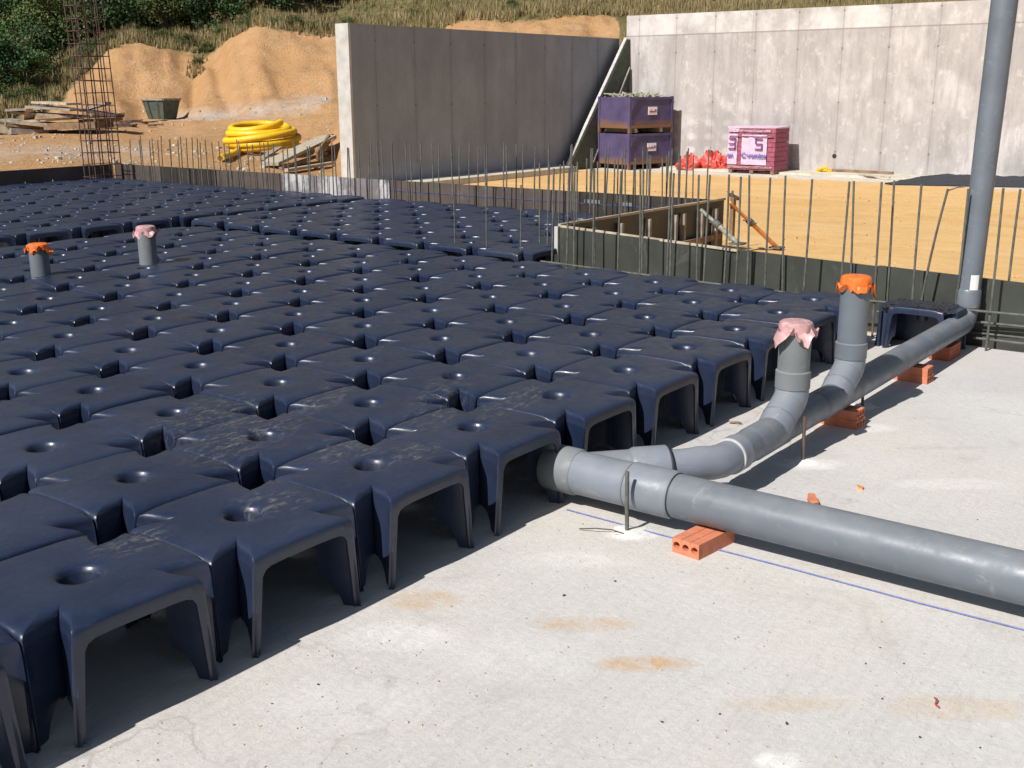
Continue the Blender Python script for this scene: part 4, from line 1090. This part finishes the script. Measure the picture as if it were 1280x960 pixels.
# wrapped brick pallet
O = (32.8, 11.2, FZ)
t = thing('brick_pallet', 'pallet of red bricks wrapped in white printed film', 'pallet', O)
mb = MB()
for y_ in (11.24, 12.0, 12.78): mb.box((32.84, y_, FZ+.002), (33.95, y_+.13, FZ+.10))
mb.build('pallet_base', 'brown_wood', t, O)
mb = MB(); rg = random.Random(2)
for k in range(9):
    for j in range(6):
        mb.box((32.83, 11.24+j*.285, FZ+.105+k*.155), (33.93, 11.24+j*.285+.27, FZ+.105+k*.155+.145), jitter=.006)
mb.build('bricks', 'brick_red', t, O)
def film(name, mat, y0, y1, z0, z1, wob=.018, off=0.0):
    mb = MB(); n = 14; rg = random.Random(int(y0*100)+int(z0*77))
    g = [[mb.vert((32.80-off+rg.uniform(-wob, wob), y0+(y1-y0)*a/n, z0+(z1-z0)*c_/n)) for c_ in range(n+1)] for a in range(n+1)]
    for a in range(n):
        for c_ in range(n): mb.face((g[a][c_], g[a+1][c_], g[a+1][c_+1], g[a][c_+1]), True)
    return mb.build(name, mat, t, O)
film('film_panel', 'film_white', 11.52, 12.44, FZ+.28, FZ+1.28)
film('film_panel', 'film_white', 12.60, 12.96, FZ+.28, FZ+1.30)
film('film_panel', 'film_white', 11.40, 12.60, FZ+1.36, FZ+1.44)
film('film_panel', 'film_white', 12.55, 12.95, FZ+1.36, FZ+1.5)
film('film_strip', 'film_white', 11.30, 12.9, FZ+1.20, FZ+1.24, off=.02)
film('film_strip', 'tape_pink', 11.30, 12.96, FZ+.16, FZ+.24)
mb = MB(); mb.box((32.82, 11.22, FZ+1.50), (33.95, 12.97, FZ+1.53), jitter=.02); mb.build('top_sheet', 'film_white', t, O)
# printed marks on the film: a bracketed block letter above one line of lettering
mb = MB()
def mark(y0, y1, z0, z1): mb.box((32.745, y0, FZ+z0), (32.755, y1, FZ+z1))
mark(11.66, 11.92, 1.12, 1.17); mark(11.88, 11.93, .98, 1.17); mark(11.66, 11.9, .95, 1.0); mark(11.66, 11.71, .82, .97); mark(11.66, 11.93, .78, .83)
mark(12.64, 12.9, 1.12, 1.17); mark(12.64, 12.69, .8, 1.15); mark(12.66, 12.9, .95, .99); mark(12.64, 12.9, .78, .83)
mb.build('emblem', 'film_purple', t, O)
def text(body, size, loc, rot, mat, parent, org, ext=.002):
    cu = bpy.data.curves.new('lettering', 'FONT'); cu.body = body; cu.size = size*S; cu.extrude = ext; cu.offset = .004
    o = bpy.data.objects.new('lettering', cu); COL.objects.link(o); bpy.context.view_layer.update()
    dg = bpy.context.evaluated_depsgraph_get(); me = bpy.data.meshes.new_from_object(o.evaluated_get(dg)); bpy.data.objects.remove(o)
    ob = bpy.data.objects.new('lettering', me); COL.objects.link(ob); me.materials.clear(); me.materials.append(MATS[mat])
    ob.parent = parent; ob.location = (Vector(loc)-Vector(org))*S; ob.rotation_euler = rot; return ob
text('Ceramica', .235, (32.745, 12.42, FZ+.52), (math.pi/2, 0, -math.pi/2), 'sign_blue', t, O)
text('an', .235, (32.745, 12.93, FZ+.52), (math.pi/2, 0, -math.pi/2), 'sign_blue', t, O)
# red sacks
def sack(px0, px1, ybase, top, lab, seed):
    a = at_z(px0, ybase, FZ); c_ = at_z(px1, ybase, FZ); ctr = (a+c_)/2+Vector((.25, 0, 0)); L_ = (a-c_).length/2
    rg = random.Random(seed); mb = MB(); n = 44; mrow = 16; h_ = top*1.05
    rings = []
    for k in range(mrow+1):
        ph = math.pi/2*k/mrow; ring = []
        for j in range(n):
            th = 2*math.pi*j/n; w = 1+.45*mn.noise(Vector((math.cos(th)*1.6+seed, math.sin(th)*1.6, ph*2)))+.25*mn.noise(Vector((math.cos(th)*5, math.sin(th)*5+seed, ph*5)))
            ring.append(mb.vert((ctr.x+.45*math.cos(ph)*w*math.cos(th), ctr.y+L_*math.cos(ph)*w*math.sin(th), FZ+h_*math.sin(ph)*w)))
        rings.append(ring)
    for A, B in zip(rings, rings[1:]):
        for j in range(n): mb.face((A[j], A[(j+1) % n], B[(j+1) % n], B[j]), True)
    return tag(mb.build('plastic_sack', 'red_plastic', None, (ctr.x, ctr.y, FZ), sharp=60), lab, 'sack', 'red sacks by the wall')
sack(843, 873, 212, .42, 'smaller crumpled red plastic sack beside the purple boxes', 3)
sack(868, 906, 212, .52, 'larger bulging red plastic sack nearer the wrapped brick pallet', 6)
# planks and oddments by the back wall
def plank(p_, q_, w, h, mat, lab, grp=None, name='plank'):
    mb = MB(); mb.bar(p_, q_, w, h); return tag(mb.build(name, mat, None, p_), lab, 'plank', grp)
zb = Vector((0, 0, .10))
plank(at_z(1040, 216, FZ)+zb, at_z(1116, 220, FZ)+zb, .10, .07, 'brown_wood', 'thin brown plank lying near the bright wall, front one', 'planks by the bright wall')
plank(at_z(1046, 212, FZ)+zb, at_z(1118, 217, FZ)+zb, .12, .07, 'pale_wood', 'pale plank lying near the bright wall, back one', 'planks by the bright wall')
plank(at_z(1072, 221, FZ)+zb, at_z(1112, 224, FZ)+zb*.5, .07, .05, 'pale_wood', 'short pale batten in front of the planks by the bright wall', 'planks by the bright wall')
q = at_z(1033, 216, FZ); mb = MB()
for k in range(9): 
    p_ = q+Vector((rnd.uniform(-.3, .3), rnd.uniform(-.25, .25), rnd.uniform(.02, .16))); mb.box(p_-Vector((.1, .08, .04)), p_+Vector((.1, .08, .04)), rot=rnd.uniform(0, 3), jitter=.03)
tag(mb.build('scrap_pile', 'hose_yellow', None, q), 'little pile of yellowish scraps at the end of the planks', 'scraps')
# dark heap of mesh / gravel against the wall, right
mb = MB(); n = 60; mrow = 14
A0, A1 = at_z(1108, 231, FZ), at_z(1420, 236, FZ); 
for a in range(n+1):
    pass
g = []
for a in range(n+1):
    rowv = []
    f0 = at_z(1106+a*6, 230.5+a*.12, FZ)
    xb_ = 34.5 if a > 8 else f0.x+(34.5-f0.x)*(a/8)
    for c_ in range(mrow+1):
        t_ = c_/mrow; P = Vector((f0.x*(1-t_)+xb_*t_, f0.y, FZ)); 
        P.y = f0.y
        P.z += .0+.16*math.sin(math.pi*min(1, t_*1.0))**.6*min(1, a/6)+.06*mn.noise(Vector((P.x*3, P.y*3, 0)))*math.sin(math.pi*t_)+.05*t_
        rowv.append(mb.vert(P))
    g.append(rowv)
for a in range(n):
    for c_ in range(mrow): mb.face((g[a][c_], g[a+1][c_], g[a+1][c_+1], g[a][c_+1]), False)
gh = mb.build('gravel_heap', 'dark_gravel', None, (33, 5, FZ)); tag(gh, 'low dark heap of gravel spread at the foot of the bright wall', 'gravel', kind='stuff')

# surface finder for things standing on the hillside
bpy.context.view_layer.update()
def hill_at(px, py):
    """point of the hillside seen at a photo pixel"""
    best = None
    prev = None
    for k in range(0, 900):
        s = 1+k*.006
        P = hill_point(px, s); p = project(P)
        if prev is not None and p[1] <= py <= prev[1]:
            return P
        if prev is None or p[1] < prev[1]: prev = p
    return P
# yellow hose coil
q = hill_at(318, 190); depq = project(q)[2]; u = depq/FPX       # pitch units per photo pixel
right = Vector((RM[0].x, RM[0].y, 0)).normalized(); fw = Vector((RM[2].x, RM[2].y, 0)).normalized()
O = q
t = thing('hose_coil', 'coil of fat yellow corrugated hose on the bare soil', 'hose', q)
Rr = 42*u; mb = MB(); pts = []; rt = 4.3*u
nt_ = 4.6; N_ = 230
base = q+right*(8*u)
for k in range(N_+1):
    f_ = k/N_; th = f_*nt_*2*math.pi+2.4; lay = f_*nt_
    rr = Rr*(1.0-.07*math.sin(lay*2.3)-(.22 if lay > 3.0 else 0)*(lay-3.0)); zz_ = rt+lay*rt*1.5+.35*rt*math.sin(th*1.4+1)
    pts.append(base+right*(rr*math.cos(th)+(-2.2*u)*lay*.6+2*u*math.sin(lay*4))+fw*(rr*math.sin(th)*1.0)+Vector((0, 0, zz_+rr*.05*math.cos(th)+rr*.10*math.sin(th)*(1 if lay > 2.6 else .3))))
rads = [rt*(1+.09*math.sin(k*2.6)) for k in range(len(pts))]
# finer sampling with corrugation
fine = []; fr = []
for k in range(len(pts)-1):
    for j in range(4):
        fine.append(pts[k].lerp(pts[k+1], j/4)); fr.append(rt*(1.0 if j % 2 else .90))
mb.tube(fine, fr, 12); mb.build('coiled_hose', 'hose_yellow', t, O, sharp=60)
e0 = hill_at(269, 203)+Vector((0, 0, rt)); mb = MB()
tail = [pts[0], pts[0].lerp(e0, .3)+Vector((0, 0, .02)), pts[0].lerp(e0, .6)+Vector((0, 0, -.03)), pts[0].lerp(e0, .85), e0]
ft = []; fr = []
for k in range(len(tail)-1):
    for j in range(10): ft.append(tail[k].lerp(tail[k+1], j/10)); fr.append(rt*(1.0 if j % 2 else .9))
mb.tube(ft, fr, 12); mb.build('loose_end', 'hose_yellow', t, O)
mb = MB(); dd_ = (e0-tail[-2]).normalized(); mb.tube([e0-dd_*.002, e0+dd_*.004], rt*.72, 12); mb.build('hose_mouth', 'brown_wood', t, O)
# leaning planks and scrap next to the wall end
def at_hill_bar(pxa, pya, pxb, pyb, lift, w, h, mat, name, lab, cat, grp):
    a = hill_at(pxa, pya); c_ = hill_at(pxb, pyb); a = a+Vector((0, 0, lift[0])); c_ = c_+Vector((0, 0, lift[1]))
    mb = MB(); mb.bar(a, c_, w, h); return tag(mb.build(name, mat, None, a), lab, cat, grp)
G1 = 'broken boards beside the wall end'
at_hill_bar(331, 210, 408, 186, (.12, .45), .62, .10, 'pale_wood', 'plank', 'widest pale board leaning over the others beside the wall end', 'plank', G1)
at_hill_bar(322, 202, 362, 184, (.1, .3), .22, .06, 'grey_wood', 'plank', 'thin grey board poking out below the yellow hose', 'plank', G1)
at_hill_bar(352, 216, 412, 208, (.08, .12), .20, .09, 'pale_wood', 'plank', 'low pale board nearest the formwork beside the wall end', 'plank', G1)
at_hill_bar(345, 213, 404, 202, (.05, .3), .12, .1, 'brown_wood', 'plank', 'brown batten wedged under the pale boards', 'plank', G1)
at_hill_bar(392, 206, 409, 190, (.3, .5), .08, .3, 'brown_wood', 'plank', 'short brown upright board end beside the wall end', 'plank', G1)
at_hill_bar(396, 182, 414, 176, (.1, .2), .1, .12, 'maroon_scrap', 'rebar_bundle', 'short maroon bundle poking out behind the grey wall end, upper one', 'scrap', 'maroon scrap by the wall end')
at_hill_bar(398, 196, 414, 192, (.1, .1), .1, .12, 'maroon_scrap', 'rebar_bundle', 'short maroon bundle poking out behind the grey wall end, lower one', 'scrap', 'maroon scrap by the wall end')
# timber pile at the left
q = hill_at(70, 166); dep = project(q)[2]; u = dep/FPX; O = q
TP = 'boards heaped at the far left'
rg = random.Random(21); npl = 0
for (x0, y0, x1, y1, w, h, mt, lb) in [
    (-10, 160, 26, 164, 9, 10, 'pale_wood', 'pale board end at the far left foot of the heap'),
    (2, 150, 68, 156, 16, 3, 'grey_wood', 'long grey board low in the timber heap'),
    (10, 156, 60, 163, 12, 3, 'brown_wood', 'brown board under the front of the timber heap'),
    (28, 152, 92, 148, 18, 3, 'pale_wood', 'broad pale board across the middle of the timber heap'),
    (18, 141, 100, 146, 14, 3, 'grey_wood', 'grey board lying across the timber heap'),
    (14, 138, 58, 136, 16, 3, 'grey_wood', 'short grey board high on the left of the heap'),
    (40, 134, 104, 138, 16, 2.5, 'grey_wood', 'long grey-blue board near the top of the heap'),
    (46, 129, 96, 131, 14, 2.5, 'pale_wood', 'topmost pale board of the timber heap'),
    (34, 150, 46, 135, 6, 2.5, 'pale_wood', 'short pale board sloping steeply up the heap front'),
    (96, 152, 142, 150, 16, 4, 'brown_wood', 'brown board at the right foot of the heap'),
    (104, 146, 146, 144, 14, 3, 'pale_wood', 'pale board on the right of the heap behind the rebar cage'),
    (112, 140, 150, 146, 12, 3, 'rust_red', 'rusty red strip on the right side of the heap'),
    (100, 139, 140, 130, 5, 3, 'grey_wood', 'thin grey stick jutting up behind the rebar cage'),
    (60, 158, 128, 156, 22, 8, 'brown_wood', 'dark board bearing the right side of the heap'),
    (8, 163, 44, 166, 20, 7, 'grey_wood', 'thick grey beam at the front base of the heap')]:
    zc = (166-(y0+y1)/2)*u
    a = q+right*((x0-70)*u)+fw*rg.uniform(-.2, .2)+Vector((0, 0, (166-y0)*u)); c_ = q+right*((x1-70)*u)+fw*(rg.uniform(-.8, .8)+(.0))+Vector((0, 0, (166-y1)*u))
    mb = MB(); mb.bar(a, c_, w*u*2.0, h*u); tag(mb.build('plank', mt, None, a), lb, 'plank', TP)
# mortar tub
q = hill_at(200, 150); dep = project(q)[2]; u = dep/FPX; O = q
t = thing('mortar_tub', 'grey-green metal skip with tapered sides at the foot of the bank', 'skip', q)
def PT(x_, f_, z_): return q+right*(x_*u)+fw*(f_*u)+Vector((0, 0, z_*u))
rot_ = .55
def PR(a, b_, z_):
    ca, sa = math.cos(rot_), math.sin(rot_); return PT(a*ca+b_*sa, -a*sa+b_*ca, z_)
wT, dT, wB, dB, hh_ = 19, 14, 14, 10, 25
top_ = [PR(-wT, -dT, hh_), PR(wT, -dT, hh_), PR(wT, dT, hh_), PR(-wT, dT, hh_)]; bot = [PR(-wB, -dB, 1), PR(wB, -dB, 1), PR(wB, dB, 1), PR(-wB, dB, 1)]
mb = MB(); T_ = [mb.vert(p) for p in top_]; B_ = [mb.vert(p) for p in bot]
for j in range(4): mb.face((B_[j], B_[(j+1) % 4], T_[(j+1) % 4], T_[j]))
mb.face(B_[::-1]); o = mb.build('tub_body', 'bin_green_fin_shade', t, O); 
md = o.modifiers.new('s', 'SOLIDIFY'); md.thickness = .02
mb = MB()
for j in range(4): mb.bar(top_[j], top_[(j+1) % 4], .10, .09)
mb.build('rim', 'grey_wood', t, O)
for a_ in (-9, 9):
    mb = MB(); mb.bar(PR(a_*.75, -dB-.4, 2), PR(a_, -dT-.4, hh_-2), .10, .05); mb.build('rib', 'bin_green_fin_shade', t, O)
mb = MB()
for k in range(24):
    p_ = hill_at(rnd.uniform(140, 185), rnd.uniform(152, 160))+Vector((0, 0, .05)); mb.bar(p_, p_+Vector((rnd.uniform(-.6, .6), rnd.uniform(-.6, .6), .03)), .08, .05)
tag(mb.build('debris', 'rust_red', None, q), 'scattered rusty sticks between timber heap and metal skip', 'debris', kind='stuff')
mb = MB()
for k in range(520):
    px = rnd.uniform(-60, 412)
    P = hill_point(px, rnd.uniform(1.0, 3.3)); r_ = rnd.uniform(.01, .045) if k % 14 else .07
    mb.box(P-Vector((r_, r_, r_*.5)), P+Vector((r_, r_, r_)), rot=rnd.uniform(0, 3), jitter=r_*.35)
tag(mb.build('stones', 'pebble_white', None, (20, 25, 0)), 'loose pale stones strewn over the orange bank', 'stones', kind='stuff')
mb = MB()
for k in range(420):
    x_ = rnd.uniform(10.6, 33); y_ = rnd.uniform(-6, 4.0) if x_ < 15.4 else rnd.uniform(-6, 17); r_ = rnd.uniform(.008, .026)
    mb.box((x_-r_, y_-r_, FZ-.02), (x_+r_, y_+r_, FZ-.02+r_*1.2), rot=rnd.uniform(0, 3), jitter=r_*.35)
tag(mb.build('clods', 'yard_soil', None, (20, 2, FZ)), 'small clods and stones scattered on the graded soil', 'clods', kind='stuff')

# ================================================================= TREES AND GRASS
def crown_mesh(seed, n, leafs, sq=1.0, mat='leaf_dark'):
    rg = np.random.RandomState(seed)
    lobes = []
    for k in range(n):
        v = rg.normal(size=3); v /= np.linalg.norm(v); rr = rg.uniform(.25, .85)
        lobes.append((v*rr*np.array([1, 1, sq]), rg.uniform(.22, .48)))
    V = []; F = []
    for k in range(leafs):
        c_, r_ = lobes[rg.randint(n)]
        v = rg.normal(size=3); v /= np.linalg.norm(v); p = c_+v*r_*rg.uniform(.55, 1.05)*np.array([1, 1, .8])
        a = rg.normal(size=3); a /= np.linalg.norm(a); b_ = np.cross(a, rg.normal(size=3)); b_ /= np.linalg.norm(b_)+1e-9
        s_ = rg.uniform(.028, .062); i0 = len(V)
        V += [p-a*s_, p+b_*s_*.6, p+a*s_, p-b_*s_*.6]; F.append((i0, i0+1, i0+2, i0+3))
    me = bpy.data.meshes.new('crown'); me.from_pydata([tuple(v) for v in V], [], F); me.materials.append(MATS[mat]); return me
CR = [crown_mesh(1, 26, 5200), crown_mesh(2, 30, 5200, 1.3), crown_mesh(3, 22, 4600, .85), crown_mesh(4, 24, 5000, 1.1, 'leaf_mid'), crown_mesh(5, 26, 5000, .8, 'leaf_mid')]
def trunk_mesh(seed):
    rg = random.Random(seed); mb = MB()
    mb.tube([(0, 0, -.15), (.01, 0, .2), (.03, .02, .5), (.0, .03, .85)], [.05, .04, .03, .012], 8)
    for k in range(6):
        th = rg.uniform(0, 6.28); z_ = rg.uniform(.3, .7); L_ = rg.uniform(.25, .5)
        mb.tube([(.01, .01, z_), (L_*.5*math.cos(th), L_*.5*math.sin(th), z_+.12), (L_*math.cos(th), L_*math.sin(th), z_+.3)], [.02, .013, .005], 6)
    me = bpy.data.meshes.new('trunk'); me.from_pydata(mb.v, [], mb.f); me.materials.append(MATS['bark']); return me
TR = [trunk_mesh(1), trunk_mesh(2)]
rg = random.Random(77)
trees = []
for k in range(17): trees.append((-60+k*31+rg.uniform(-8, 8), 5.05+rg.uniform(-.12, .2), rg.uniform(3.6, 5.2), 'back'))
for k in range(13): trees.append((-40+k*28+rg.uniform(-8, 8), 4.62+rg.uniform(-.1, .12), rg.uniform(2.4, 3.6), 'front'))
for px in (0, 22, 8, 44): trees.append((px, rg.uniform(3.7, 4.3), 2.6, 'low'))
for k in range(12): trees.append((-80+k*50+rg.uniform(-12, 12), 5.7+rg.uniform(-.15, .15), rg.uniform(5.5, 7), 'rear'))
cnt = {}
nm = {'back': 'dark tree in the main line of wood above the bank', 'front': 'dark bushy tree at the lower edge of the wood', 'low': 'low dark tree at the left beside the timber heap', 'rear': 'tall tree at the rear of the wood'}
for (px, s, size, row) in sorted(trees):
    P = hill_point(px, s); cnt[row] = cnt.get(row, 0)+1
    t = thing('tree', '%s, %s from the left' % (nm[row], ordinal(cnt[row])), 'tree', P, 'trees in the wood above the site'); t.rotation_euler = (0, 0, rg.uniform(0, 6))
    mi = rg.randrange(3) if rg.random() < .78 else rg.randrange(3, 5)
    c_ = bpy.data.objects.new('crown', CR[mi]); COL.objects.link(c_); c_.parent = t; c_.scale = (size*S*.62,)*2+(size*S*.6,); c_.location = (0, 0, size*S*.62)
    tk = bpy.data.objects.new('trunk', TR[rg.randrange(2)]); COL.objects.link(tk); tk.parent = t; tk.scale = (size*S,)*3
# bushes and weeds on the crest and in the gully
bl = [(58, 4.1, 1.1), (96, 4.2, 1.2), (120, 4.35, 1.4), (150, 4.25, 1.2), (180, 4.2, 1.0), (210, 4.25, 1.0), (237, 4.12, 1.1), (262, 4.0, .9), (284, 4.25, .9), (318, 4.3, 1.1), (350, 4.2, .8), (372, 4.15, 1.0), (400, 4.2, 1.0),
      (250, 3.85, .6), (76, 3.95, .9), (36, 3.6, 1.1), (14, 3.5, 1.4), (440, 4.5, 1.2), (520, 4.6, 1.0), (640, 4.5, .9), (740, 4.4, .8), (30, 4.1, 1.6), (-20, 3.6, 1.8)]
for k, (px, s, size) in enumerate(sorted(bl)):
    P = hill_point(px, s); o = bpy.data.objects.new('bush', CR[3+k % 2]); COL.objects.link(o); o.location = W(P+Vector((0, 0, size*.22))); o.rotation_euler = (0, 0, rg.uniform(0, 6)); o.scale = (size*S*.7, size*S*.7, size*S*.45)
    tag(o, 'scrubby weed clump on the bank and its crest, %s from the left' % ordinal(k+1), 'bush', 'scrub along the bank')
# dry grass
rgn = np.random.RandomState(5); V = []; F = []
def tuft(P, h_, nb, wd):
    for _ in range(nb):
        a = rgn.uniform(0, 6.283); lean = rgn.uniform(.0, .55)*h_; bx, by = rgn.normal(0, .12*h_, 2); hh = h_*rgn.uniform(.6, 1.2)
        w = wd*rgn.uniform(.6, 1.3); ca, sa = math.cos(a), math.sin(a); i0 = len(V)
        V.extend([(P.x+bx-sa*w, P.y+by+ca*w, P.z-.03), (P.x+bx+sa*w, P.y+by-ca*w, P.z-.03), (P.x+bx+ca*lean, P.y+by+sa*lean, P.z+hh)]); F.append((i0, i0+1, i0+2))
for k in range(15000):
    px = rgn.uniform(150, 1420)
    s = rgn.uniform(3.98, 5.9) if px < 780 else rgn.uniform(.6, 5.8)
    P = hill_point(px, s); tuft(P, .30+.35*rgn.rand(), 5, .035)
for k in range(4000):
    px = rgn.uniform(-60, 190); v0_ = vegstart(px)
    tuft(hill_point(px, rgn.uniform(v0_+.05, 4.9)), .35+.3*rgn.rand(), 5, .04)
for k in range(70):
    s_ = rgn.uniform(3.6, 4.05); px = 256-34*(4-s_)+rgn.normal(0, 5); tuft(hill_point(px, s_), .3, 5, .035)
me = bpy.data.meshes.new('dry_grass'); me.from_pydata([tuple(W(v)) for v in V], [], F); me.materials.append(MATS['grass_dry'])
o = bpy.data.objects.new('dry_grass', me); COL.objects.link(o); tag(o, 'dry yellow-green grass growing along the top of the bank', 'grass', kind='stuff')
print('objects', len(bpy.data.objects))
